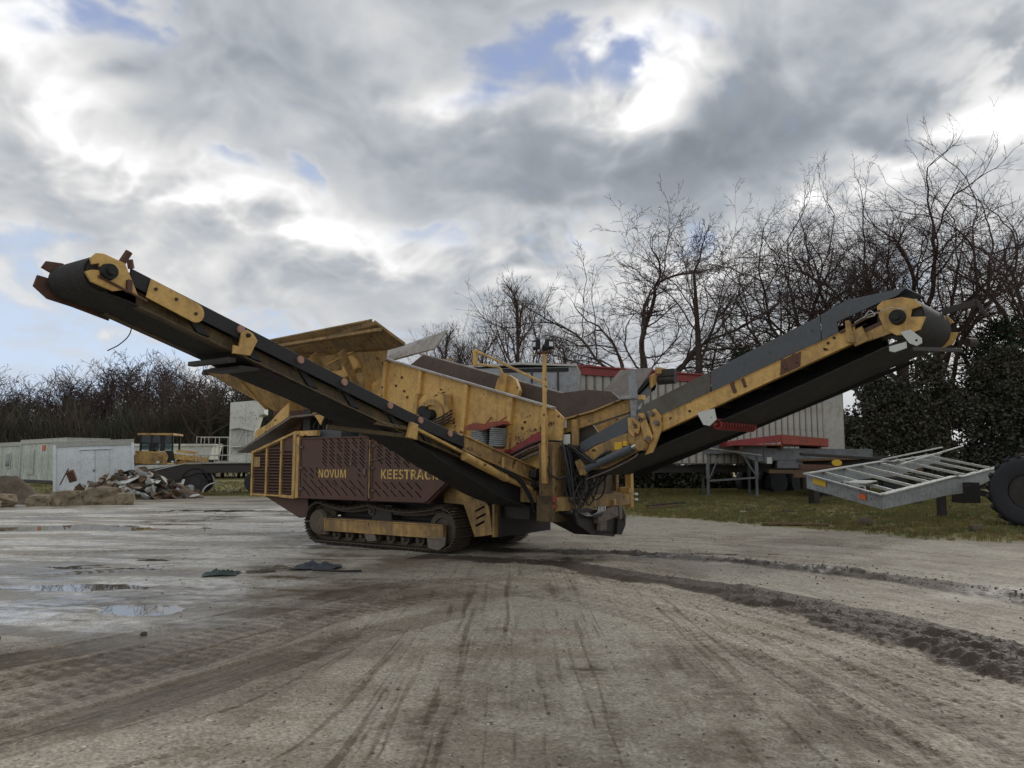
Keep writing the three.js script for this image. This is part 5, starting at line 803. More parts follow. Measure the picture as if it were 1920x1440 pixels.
// ---------------------------------------------------------------- bare winter trees
class Limbs {   // collects tapered, wandering branches as thin many-sided tubes
  constructor() { this.p = []; this.n = []; this.i = []; }
  add(pts, rad, sides) {
    const base = this.p.length / 3, k = pts.length; let u = V(), w = V(), t = V();
    for (let j = 0; j < k; j++) {
      t.subVectors(pts[Math.min(j + 1, k - 1)], pts[Math.max(j - 1, 0)]).normalize();
      if (j === 0) { u.set(Math.abs(t.y) > 0.9 ? 1 : 0, Math.abs(t.y) > 0.9 ? 0 : 1, 0).cross(t).normalize(); } else u.addScaledVector(t, -u.dot(t)).normalize();
      w.crossVectors(t, u);
      for (let s = 0; s < sides; s++) {
        const a = s / sides * 2 * Math.PI, c = Math.cos(a), d = Math.sin(a), nx = u.x * c + w.x * d, ny = u.y * c + w.y * d, nz = u.z * c + w.z * d;
        this.p.push(pts[j].x + nx * rad[j], pts[j].y + ny * rad[j], pts[j].z + nz * rad[j]); this.n.push(nx, ny, nz);
      }
      if (j) for (let s = 0; s < sides; s++) { const a = base + (j - 1) * sides + s, b = base + (j - 1) * sides + (s + 1) % sides; this.i.push(a, b, a + sides, b, b + sides, a + sides); }
    }
  }
  build() {
    const g = new THREE.BufferGeometry(), n = this.p.length / 3, uv = new Float32Array(n * 2);
    for (let i = 0; i < n; i++) { uv[i * 2] = this.p[i * 3] + this.p[i * 3 + 2]; uv[i * 2 + 1] = this.p[i * 3 + 1]; }
    g.setAttribute('position', new THREE.Float32BufferAttribute(this.p, 3)); g.setAttribute('normal', new THREE.Float32BufferAttribute(this.n, 3)); g.setAttribute('uv', new THREE.BufferAttribute(uv, 2)); g.setIndex(this.i);
    return g;
  }
}
// o: height, trunk (bole height), r (radius at base), limbs (number), open (how far limbs lean out), wob, up, kids per level, minR
function growTree(o, seed) {
  const r = rng(seed), wood = new Limbs(), twigs = new Limbs();
  const branch = (p, d, len, rad, lv) => {
    const n = lv === 0 ? 7 : lv === 1 ? 10 : lv === 2 ? 7 : lv === 3 ? 4 : lv === 4 ? 3 : 2, pts = [p.clone()], rs = [rad], dir = d.clone(), q = p.clone(), tip = Math.max(rad * (lv === 0 ? o.topR ?? 0.6 : 0.46), o.minR * 0.6), dirs = [dir.clone()];
    for (let k = 1; k <= n; k++) {
      const wob = o.wob * (lv === 0 ? 0.18 : 0.62 + Math.min(lv, 2) * 0.2);
      dir.x += (r() - 0.5) * wob; dir.z += (r() - 0.5) * wob; dir.y += (r() - 0.5) * wob * 0.8 + o.up * (lv > 0 && lv < 3 ? 0.09 : 0);
      dir.normalize(); q.addScaledVector(dir, len / n); pts.push(q.clone()); rs.push(mix(rad, tip, k / n)); dirs.push(dir.clone());
    }
    (lv <= 1 ? wood : twigs).add(pts, rs, lv === 0 ? 9 : lv === 1 ? 6 : lv === 2 ? 4 : 3);
    if (lv >= o.kids.length) return;
    const kids = o.kids[lv], cnt = Math.max(1, Math.round(kids * (0.8 + 0.4 * r())));
    for (let k = 0; k < cnt; k++) {
      const last = k < 2 && lv > 0, t = lv === 0 && k === cnt - 1 ? 1 : lv === 0 ? (o.limbFrom ?? 0.7) + (1 - (o.limbFrom ?? 0.7)) * (k + 0.5 * r()) / cnt : last ? 1 : (lv === 1 ? 0.3 : 0.16) + 0.7 * (k - 1 + r()) / cnt, f = clamp(t) * n, i0 = Math.min(Math.floor(f), n - 1), pt = pts[i0].clone().lerp(pts[i0 + 1], f - i0), pr = mix(rs[i0], rs[i0 + 1], f - i0), pd = dirs[Math.min(i0 + 1, n)];
      const az = lv === 0 ? (k + 0.35 * r()) / cnt * 2 * Math.PI * 1.62 : r() * 2 * Math.PI, lean = lv === 0 ? o.open * (0.45 + 0.75 * r()) * (k === cnt - 1 ? 0.35 : 1) : last ? 0.25 + 0.35 * r() : 0.55 + 0.5 * r();
      const side = V(Math.cos(az), 0.1, Math.sin(az)); side.addScaledVector(pd, -side.dot(pd)).normalize();
      const nd = pd.clone().multiplyScalar(Math.cos(lean)).addScaledVector(side, Math.sin(lean)); if (lv > 0 && nd.y < -0.2) nd.y *= 0.3; nd.normalize();
      const nl = lv === 0 ? (o.height - pt.y) * (0.62 + 0.3 * r()) * (o.limbLen ?? 1) : len * (last ? 0.54 : 0.52) * (lv > 2 ? 0.78 : 1) * (0.7 + 0.5 * r());
      const nr = Math.max(lv === 0 && k === cnt - 1 ? pr * 0.9 : lv === 0 ? pr * (o.limbR ?? 0.58) * (0.85 + 0.3 * r()) : Math.min(pr * (last ? 0.85 : 0.55), rad * (last ? 0.7 : 0.54)), o.minR);
      branch(pt, nd, nl, nr, lv + 1);
    }
  };
  branch(V(0, -0.15, 0), V(o.lean?.[0] ?? 0, 1, o.lean?.[1] ?? 0).normalize(), o.trunk, o.r, 0);
  const out = [wood.build(), twigs.build()]; const ys = []; for (let i = 1; i < twigs.p.length; i += 15) ys.push(twigs.p[i]); ys.sort((a, b) => a - b); out.h = ys[Math.floor(ys.length * 0.985)];
  return out;
}
const oak = { height: 13.6, trunk: 7.4, r: 0.42, open: 1.05, limbFrom: 0.68, wob: 0.72, up: 0.2, limbLen: 1.2, kids: [6, 7, 6, 5, 5], minR: 0.011 };
const tall = { ...oak, height: 16, trunk: 13.5, r: 0.4, limbR: 0.3, open: 0.8, limbFrom: 0.5, limbLen: 0.95, wob: 0.6, up: 0.5, kids: [13, 5, 5, 4, 4], topR: 0.22 };
const spread = { ...oak, height: 19, trunk: 9.5, r: 0.48, open: 0.85, limbFrom: 0.62, wob: 0.75, up: 0.24, limbLen: 1.12, kids: [7, 7, 6, 5, 4] };
const birch = { height: 12, trunk: 10, r: 0.12, open: 0.6, limbFrom: 0.35, limbLen: 0.6, wob: 0.34, up: 0.7, kids: [14, 8, 5, 3], minR: 0.008 };
const treeShapes = { oakA: growTree(oak, 4), oakB: growTree({ ...oak, height: 16, trunk: 8.6, open: 0.95 }, 19), tallA: growTree(tall, 8), spreadA: growTree(spread, 12), spreadB: growTree({ ...spread, lean: [0.12, 0], open: 0.75 }, 27), birchA: growTree(birch, 3), birchB: growTree({ ...birch, trunk: 8.5 }, 14) };
function tree(shape, name, label, u, d, h, turn, grp) {   // u: sideways per metre of distance
  const [wood, tw] = treeShapes[shape], base = treeShapes[shape].h, x = u * d;
  const t = thing(name, label, 'tree', x, heightAt(x, -d) - 0.05, -d, turn, grp);
  same('trunk', wood, M.bark, t); same('crown', tw, M.twig, t); t.scale.setScalar(h / base);
  return t;
}
const rightRow = 'bare trees along the right edge of the yard';
tree('oakA', 'oak_tree', 'broad low-forked bare oak above the red topped trailer body', 0.17, 46, 13.8, 0.4, rightRow);
tree('tallA', 'oak_tree', 'tall straight-trunked bare tree right of the low-forked oak', 0.242, 44, 16.4, 2.0, rightRow);
tree('oakB', 'oak_tree', 'bare oak with two stout stems behind the raised conveyor middle', 0.352, 46, 16, 1.1, rightRow);
tree('spreadA', 'oak_tree', 'bare tree with thick trunk left of the conveyor head', 0.388, 47, 16.6, 3.6, rightRow);
tree('oakB', 'oak_tree', 'bare leaning tree just left of the conveyor head', 0.462, 45, 16.2, 4.4, rightRow);
tree('spreadB', 'oak_tree', 'tall bare tree directly behind the right conveyor head', 0.517, 44, 16.8, 2.9, rightRow);
tree('spreadA', 'oak_tree', 'tallest bare tree with fanned limbs right of the conveyor head', 0.565, 43, 18.6, 0.3, rightRow);
tree('oakA', 'oak_tree', 'low wide bare tree at the right edge of the picture', 0.67, 42, 13, 5.2, rightRow);
tree('spreadB', 'oak_tree', 'bare tree cut by the right edge of the picture', 0.72, 46, 16, 1.2, rightRow);
tree('oakA', 'oak_tree', 'low bare oak between the red topped body and the tall tree', 0.28, 58, 13, 2.6, rightRow);
tree('birchA', 'birch_tree', 'slender bare birch behind the light mast', 0.012, 45, 12.4, 0.6, rightRow);
tree('birchB', 'birch_tree', 'small thin bare tree left of the light mast', -0.03, 47, 10, 2.2, rightRow);
tree('birchA', 'birch_tree', 'faint thin bare tree above the grey wing plate', -0.092, 48, 10, 4.1, rightRow);
tree('birchB', 'birch_tree', 'slim bare tree right of the light mast', 0.062, 52, 10.6, 5.0, rightRow);
tree('birchA', 'birch_tree', 'thin bare sapling behind the far end of the screen box', -0.062, 50, 9.2, 1.7, rightRow);
{   // the wood along the left: trees behind the cabins
  const wood = { height: 10, trunk: 6.2, r: 0.15, open: 0.85, limbFrom: 0.2, limbLen: 0.6, wob: 0.6, up: 0.3, kids: [11, 7, 5, 3], minR: 0.017 };
  const shapes = [growTree(wood, 41), growTree({ ...wood, trunk: 5, open: 0.8 }, 52), growTree({ ...wood, height: 10.5, trunk: 7 }, 63)], r = rng(9);
  for (let k = 0; k < 30; k++) {
    const d = 66 + r() * 16, u = -0.78 + 0.5 * (k + r() * 0.7) / 30, x = u * d, [a, b] = shapes[k % 3];
    const t = thing('woodland_tree', 'bare twiggy tree in the wood behind the white cabins', 'tree', x, heightAt(x, -d) - 0.1, -d, r() * 6.28, 'trees of the wood on the left');
    same('trunk', a, M.bark, t); same('crown', b, M.twig, t); t.scale.setScalar((7.6 + 2.6 * r() + 1.6 * sstep(-0.62, -0.46, u)) * d / 74 / shapes[k % 3].h);
  }
  for (let k = 0; k < 6; k++) {
    const d = 64 + r() * 8, u = -0.74 + 0.46 * (k + r() * 0.6) / 6, x = u * d, sh = treeShapes[k % 2 ? 'oakB' : 'oakA'];
    const t = thing('woodland_oak', 'broad dark bare oak standing out of the wood behind the cabins', 'tree', x, heightAt(x, -d) - 0.1, -d, r() * 6.28, 'oaks of the wood on the left');
    same('trunk', sh[0], M.bark, t); same('crown', sh[1], M.twig, t); t.scale.setScalar((7.8 + 1.6 * r() + 1.8 * sstep(-0.62, -0.46, u)) * d / 74 / sh.h);
  }
  // dense undergrowth of thin stems between them
  const stem = (() => { const L = new Limbs(), q = rng(2); for (let i = 0; i < 16; i++) { const a = q() * 6.28, l = 0.5 + 0.5 * q(), x = (q() - 0.5) * 0.5, z = (q() - 0.5) * 0.5, y = q() * 0.5; L.add([V(x, y, z), V(x + Math.cos(a) * 0.14, y + l * 0.5, z + Math.sin(a) * 0.14), V(x + Math.cos(a + 0.4) * 0.32, y + l, z + Math.sin(a + 0.4) * 0.32)], [0.012, 0.009, 0.005], 3); } return L.build(); })();
  const count = 2600, im = new THREE.InstancedMesh(stem, new THREE.MeshStandardMaterial({ color: 0xffffff, roughness: 0.95 }), count), m4 = new THREE.Matrix4(), qq = new THREE.Quaternion(), c = new THREE.Color();
  for (let i = 0; i < count; i++) {
    const d = 64 + r() * 14, u = -0.8 + 0.54 * r(), x = u * d, s = 1.3 + 1.5 * r(), top = (1.8 + 3.0 * fbm(u * 30, 3, 3) + 1.5 * sstep(-0.6, -0.45, u)) * (0.8 + 0.3 * r());
    m4.compose(V(x, heightAt(x, -d) + r() ** 1.2 * top, -d), qq.setFromEuler(new THREE.Euler((r() - 0.5) * 0.8, r() * 6.28, (r() - 0.5) * 0.8)), V(s, s, s)); im.setMatrixAt(i, m4);
    const g = r(); im.setColorAt(i, g < 0.45 ? c.setRGB(0.06, 0.068, 0.042) : c.setRGB(0.085 + 0.03 * g, 0.068 + 0.02 * g, 0.055));
  }
  im.name = 'undergrowth'; im.castShadow = im.receiveShadow = true; scene.add(tag(im, 'dense brown undergrowth of the wood behind the cabins', null, null, 'stuff'));
}
{   // ivy-grown thicket and evergreens behind the trailers
  const leaf = (() => { const p = [], r = rng(6); for (let i = 0; i < 22; i++) { const c = V(r() - 0.5, r() - 0.5, r() - 0.5).multiplyScalar(1.4), a = V(r() - 0.5, r() - 0.5, r() - 0.5).normalize(), b = V(r() - 0.5, r() - 0.5, r() - 0.5).cross(a).normalize(), s = 0.13 + 0.1 * r(); const q = [c.clone().addScaledVector(a, s), c.clone().addScaledVector(b, s * 0.6), c.clone().addScaledVector(a, -s), c.clone().addScaledVector(b, -s * 0.6)]; p.push(...q[0].toArray(), ...q[1].toArray(), ...q[2].toArray(), ...q[0].toArray(), ...q[2].toArray(), ...q[3].toArray()); } const g = new THREE.BufferGeometry(); g.setAttribute('position', new THREE.Float32BufferAttribute(p, 3)); g.computeVertexNormals(); return g; })();
  const lm = new THREE.MeshStandardMaterial({ color: 0xffffff, roughness: 0.6, side: THREE.DoubleSide });
  const clump = (name, list, seed, label, kind) => {
    const r = rng(seed), at = [];
    for (const [u, d, w, h, dep, n, low = 0] of list) for (let i = 0; i < n; i++) { const a = r() * 6.28, rr = Math.sqrt(r()), y = r(), k = Math.sqrt(Math.max(0.05, 1 - Math.max(0, y - 0.55) ** 2 * 4.2)); const x = u * d + Math.cos(a) * rr * w * k, z = -d + Math.sin(a) * rr * dep * k; if (fbm(x * 0.8 + seed, y * h * 0.8 + z * 0.3, 3) > 0.46 - 0.1 * (1 - y)) at.push([x, low + y * h, z]); }
    if (!kind) { const gs = [], q0 = new THREE.Quaternion(); for (const [x, y, z] of at) { const s0 = 0.34 + 0.3 * r(); gs.push(leaf.clone().applyMatrix4(new THREE.Matrix4().compose(V(x, heightAt(x, z) + y, z), q0.setFromEuler(new THREE.Euler(r() * 6, r() * 6, r() * 6)), V(s0, s0, s0)))); } const m = new THREE.Mesh(mergeGeometries(gs), plain(0x2c3a26, 0.7)); m.name = name; m.castShadow = m.receiveShadow = true; return m; }
    const im = new THREE.InstancedMesh(leaf, lm, at.length), m4 = new THREE.Matrix4(), q = new THREE.Quaternion(), c = new THREE.Color();
    at.forEach(([x, y, z], i) => { const s = 0.32 + 0.3 * r(); m4.compose(V(x, heightAt(x, z) + y, z), q.setFromEuler(new THREE.Euler(r() * 6, r() * 6, r() * 6)), V(s, s, s)); im.setMatrixAt(i, m4); const t = r(), b = fbm(x * 0.5 + 7, y * 0.5, 2); im.setColorAt(i, r() < 0.3 ? c.setRGB(0.07, 0.058, 0.042) : c.setRGB(mix(0.03, 0.13, t * b), mix(0.04, 0.12, t * b), mix(0.02, 0.055, t))); });
    im.name = name; im.castShadow = im.receiveShadow = true;
    return kind ? scene.add(tag(im, label, null, null, kind)) : im;
  };
  clump('ivy_thicket', [[0.44, 41, 2.2, 4.2, 1.4, 900], [0.475, 40.5, 1.2, 5.8, 1.0, 600], [0.51, 40.5, 1.5, 5.4, 1.5, 800], [0.545, 40, 1.1, 6.6, 1.0, 700], [0.58, 40, 1.6, 5.2, 1.3, 800], [0.615, 39.5, 1.5, 6.4, 1.4, 800], [0.65, 39, 1.4, 6.9, 1.4, 900], [0.69, 39, 1.8, 6.6, 1.6, 1000], [0.74, 39, 2.4, 7.2, 1.8, 1300], [0.4, 42, 2.6, 4.4, 1.2, 700], [0.36, 40, 2, 3.0, 1, 700], [0.3, 40, 2, 2.6, 1, 800], [0.24, 40, 2, 2.4, 1, 800], [0.18, 40, 2, 2.6, 1, 800], [0.12, 40, 2, 2.4, 1, 800], [0.06, 40, 2, 2.4, 1, 700]], 5, 'dark ivy-grown thicket behind the trailers on the right', 'stuff');
  for (const [u, d, h, w, label] of [[0.325, 43, 8.6, 1.5, 'small dark evergreen tree behind the conveyor cover'], [0.645, 41.5, 8.8, 2.2, 'dark evergreen tree below the right conveyor head']]) {
    const x = u * d, t = thing('evergreen_tree', label, 'tree', 0, 0, 0, 0, 'evergreens behind the trailers'); const im = clump('crown', [[u, d, w, h - 3, w, 900, 3]], Math.round(u * 1000), null, null); t.add(im);
    mesh('trunk', [cyl([x, heightAt(x, -d) - 0.1, -d], [x, h - 1.5, -d], 0.16, 0.05, 8)], M.bark, t);
  }
}
// ---------------------------------------------------------------- left side: cabins, spoil, loader, stripped carrier
function cabin(a, b, h, mat, label, opts, deep = 2.4, tilt = 0) {   // wall from a to b (x, z), seen face on the viewer's side; own x runs along the wall
  const len = Math.hypot(b[0] - a[0], b[1] - a[1]), ry = Math.atan2(-(b[1] - a[1]), b[0] - a[0]), y0 = heightAt(a[0], a[1]) - 0.02;
  const t = thing('site_cabin', label, 'site cabin', a[0], y0, a[1], ry, 'row of site cabins'); t.rotation.z = tilt;
  mesh('floor_frame', [box(len, 0.16, deep + 0.1, len / 2, 0.1, -deep / 2 - 0.05)], M.darkSteel, t);
  mesh('wall', [box(len - 0.06, h - 0.4, deep - 0.04, len / 2, h / 2, -deep / 2 - 0.05)], mat, t);
  mesh('roof', [box(len + 0.04, 0.05, deep + 0.16, len / 2, h - 0.02, -deep / 2 - 0.06)], M.galv, t);
  mesh('fascia', [box(len, 0.24, 0.05, len / 2, h - 0.15, -0.02), box(0.05, 0.24, deep, len - 0.02, h - 0.15, -deep / 2 - 0.05), box(0.05, 0.24, deep, 0.02, h - 0.15, -deep / 2 - 0.05)], M.galv, t);
  for (const x of [0.06, len - 0.06]) mesh('corner_post', [box(0.13, h - 0.3, 0.13, x, h / 2 - 0.03, -0.04)], mat, t);
  for (let x = 0.55; x < len - 0.3; x += 1.15) mesh('wall_seam', [box(0.03, h - 0.5, 0.012, x, h / 2 - 0.02, -0.062)], mat, t);
  opts(t, len, h);
}
cabin([-22.55, -38.2], [-19.42, -39.95], 2.66, M.cabin, 'pale white site cabin with a wide double door, nearest of the row', (t, len, h) => {
  mesh('double_door', [box(0.62, 2.0, 0.04, len * 0.42, 1.16, -0.04), box(0.62, 2.0, 0.04, len * 0.42 + 0.64, 1.16, -0.04), box(1.4, 0.05, 0.12, len * 0.42 + 0.32, 2.22, -0.02)], M.cabin, t);
  mesh('door_handle', [box(0.04, 0.14, 0.05, len * 0.42 + 0.26, 1.15, 0)], M.darkSteel, t);
}, 6, 0.05);
cabin([-33.2, -52.2], [-27.0, -46.8], 2.82, M.cabinGreen, 'greenish white site cabin with a shuttered window and a door', (t, len, h) => {
  mesh('shutter', [box(1.3, 1.6, 0.06, len * 0.24, 1.35, -0.03), ...Array.from({ length: 9 }, (_, i) => box(1.24, 0.02, 0.02, len * 0.24, 0.7 + i * 0.16, 0.01))], M.cabinGreen, t);
  mesh('door', [box(0.95, 2.1, 0.05, len * 0.82, 1.2, -0.035)], M.cabin, t); mesh('door_handle', [box(0.12, 0.04, 0.05, len * 0.82 - 0.32, 1.15, 0.01)], M.black, t);
  mesh('notice', [box(0.5, 0.34, 0.02, len * 0.52, 2.25, -0.03)], M.orange, t);
});
cabin([-41, -59.5], [-33.4, -53.0], 2.75, M.cabinGreen, 'dull site cabin with a small dark window at the left edge', (t, len, h) => {
  mesh('window', [box(1.0, 1.15, 0.05, len * 0.66, 1.5, -0.03)], M.white, t); mesh('pane', [box(0.78, 0.92, 0.02, len * 0.66, 1.5, 0.005)], M.darkGlass, t);
});
{   // heaped spoil and stone blocks in front of the cabins
  const heap = (name, label, cat, x, z, rx, rz, h, mat, seed, nx = 40) => {
    const g = new THREE.PlaneGeometry(2, 2, nx, nx); g.rotateX(-Math.PI / 2); const p = g.attributes.position;
    for (let i = 0; i < p.count; i++) { const a = p.getX(i), b = p.getZ(i), d = Math.hypot(a, b), wx = a * rx, wz = b * rz; p.setXYZ(i, wx, h * sstep(1, 0.1, d + (fbm(wx * 0.7 + seed, wz * 0.7, 3) - 0.5) * 0.5) * (0.6 + 0.6 * fbm(wx * 1.6 + seed, wz * 1.6, 4)) - 0.06, wz); }
    const t = thing(name, label, cat, x, heightAt(x, z), z, 0); mesh('mound', [flat(g)], mat, t); return t;
  };
  heap('spoil_heap', 'brown earth heap at the left edge in front of the cabins', 'earth heap', -21.3, -31.5, 3.2, 2.0, 1.25, M.mud, 3);
  heap('spoil_heap', 'low earth heap right beside the stone blocks', 'earth heap', -17.8, -30.8, 2.2, 1.0, 0.6, M.mud, 8);
  [[-15.9, -30.3, 0.85, 0.5, 0.5, 0.2, 'largest squared sandstone block before the cabins'], [-14.9, -30.0, 0.35, 0.36, 0.35, 0.5, 'small squared sandstone block at the end of the row'], [-16.9, -29.6, 0.55, 0.42, 0.42, 0.9, 'tan stone block beside the low earth heap'], [-17.9, -29.4, 0.5, 0.3, 0.4, 2.0, 'flat tan stone block leaning on the low heap'], [-18.9, -28.6, 0.6, 0.36, 0.5, 1.2, 'rough stone block at the foot of the earth heap'], [-18.6, -27.9, 0.28, 0.2, 0.24, 0.4, 'reddish stone lying at the left edge']].forEach(([x, z, a, b, c, ry, label], i) => {
    const m = mesh(numbered('stone_block'), [rock(20 + i, a, b * 0.8, c, 0.75, 2)], M.sandstone, scene); m.position.set(x, heightAt(x, z) + b * 0.62, z); m.rotation.y = ry; tag(m, label, 'stone', 'stone blocks before the cabins');
  });
  // rubble heap
  const t = heap('rubble_heap', 'heap of broken slabs and scrap boards before the white cabin', 'rubble heap', -17.6, -36.2, 3.2, 2.0, 0.95, M.mud, 14), r = rng(44), mats = [M.concrete, M.white, M.greyPaint, M.rustBrown, M.mud, M.darkSteel, M.wood, M.mud, M.galv, M.rustBrown, M.wood];
  const shapes = [uvBox(rock(31, 0.34, 0.05, 0.24, 0.3, 1)), uvBox(rock(32, 0.26, 0.09, 0.16, 0.6, 1)), uvBox(box(0.9, 0.03, 0.1)), uvBox(rock(33, 0.42, 0.03, 0.3, 0.2, 1)), uvBox(box(0.5, 0.02, 0.36))];
  for (let i = 0; i < 230; i++) {
    const a = r() * 6.28, d = Math.sqrt(r()), x = Math.cos(a) * d * 3.0, z = Math.sin(a) * d * 1.8, k = Math.floor(r() * 5), y = 1.1 * sstep(1.1, 0.05, d);
    const m = same(['slab', 'lump', 'lath', 'slab', 'board'][k], shapes[k], mats[Math.floor(r() * mats.length)], t, x, y + 0.1 * r(), z, (r() - 0.5) * 2.2, r() * 6.28, (r() - 0.5) * 2.2, 0.6 + 0.8 * r());
    m.castShadow = true;
  }
  each('post_scrap', [bar([-2.9, 0.6, 1.0], [-2.6, 1.35, 0.9], 0.05, 0.05), box(0.3, 0.5, 0.3, -2.5, 1.0, 0.8, 0.3, 0.4, 0.2)], M.rustBrown, t);
}
{   // yellow loader
  const t = thing('loader', 'yellow tracked loader with dark glazed cab beyond the rubble', 'loader', -21.3, heightAt(-21, -46), -46, 0.12);
  mesh('engine_cover', [plate([[-0.75, 1.35], [0.98, 1.3], [1.1, 1.75], [0.95, 2.02], [-0.75, 2.1]], -0.9, 0.9)], M.yellow, t);
  mesh('side_panel', [plate([[0.1, 1.42], [0.85, 1.4], [0.78, 1.95], [0.1, 1.98]], 0.9, 0.93)], M.yellowDull, t);
  mesh('cab', [box(0.1, 0.95, 0.1, -0.5, 2.55, 0.8), box(0.1, 0.95, 0.1, 0.1, 2.55, 0.8), box(0.26, 0.95, 0.1, 0.72, 2.55, 0.8), box(0.1, 0.95, 0.1, 1.25, 2.5, 0.7), box(0.1, 0.95, 0.1, -0.5, 2.55, -0.8), box(0.1, 0.95, 0.1, 1.2, 2.55, -0.8), plate([[0.9, 2.1], [1.3, 2.1], [1.5, 1.35], [1.05, 1.4]], 0.7, 0.86)], M.black, t);
  mesh('cab_roof', [box(2.0, 0.12, 1.9, 0.35, 3.06, 0)], M.yellowDull, t);
  for (const [x, w] of [[-0.2, 0.5], [0.36, 0.42], [1.0, 0.42]]) mesh('cab_window', [box(w, 0.82, 0.015, x, 2.55, 0.82)], M.glass, t);
  mesh('seat', [box(0.4, 0.7, 0.5, 0, 2.4, 0)], M.black, t);
  each('lamp', [box(0.18, 0.12, 0.05, 0.55, 1.42, 0.94), box(0.16, 0.1, 0.05, 1.35, 1.45, 0.9)], M.lens, t);
  mesh('lift_arm', [bar([1.2, 1.8, 0.7], [3.3, 1.55, 0.7], 0.16, 0.3), bar([1.5, 2.1, 0.6], [2.7, 1.95, 0.6], 0.14, 0.16), plate([[1.4, 1.4], [2.4, 1.85], [3.2, 1.6], [3.2, 1.4], [2.2, 1.2], [1.5, 1.1]], 0.3, 0.5)], M.yellow, t);
  mesh('lower_frame', [box(3.2, 0.34, 1.7, 0.5, 1.12, 0), box(1.4, 0.3, 1.5, 1.9, 0.85, 0)], M.greyPaint, t);
  for (const z of [0.75, -0.75]) each('crawler', [box(3.2, 0.8, 0.4, 0.5, 0.45, z, 0, 0, 0, 0.16)], M.darkSteel, t);
  mesh('counterweight', [box(0.3, 0.5, 1.4, -0.95, 1.6, 0)], M.black, t);
  const w = thing('tipper_body', 'white tipper body standing behind the yellow loader', 'tipper body', -22.6, heightAt(-22, -52), -52, 0.1);
  mesh('body', [plate([[-2.6, 1.5], [2.5, 1.5], [2.7, 2.4], [-2.8, 2.4]], -1.1, 1.1)], M.white, w); mesh('rim', [box(5.6, 0.16, 2.4, -0.05, 2.45, 0)], M.white, w); each('leg', [box(0.3, 1.5, 1.8, -1.6, 0.75, 0), box(0.3, 1.5, 1.8, 1.6, 0.75, 0)], M.darkSteel, w);
}
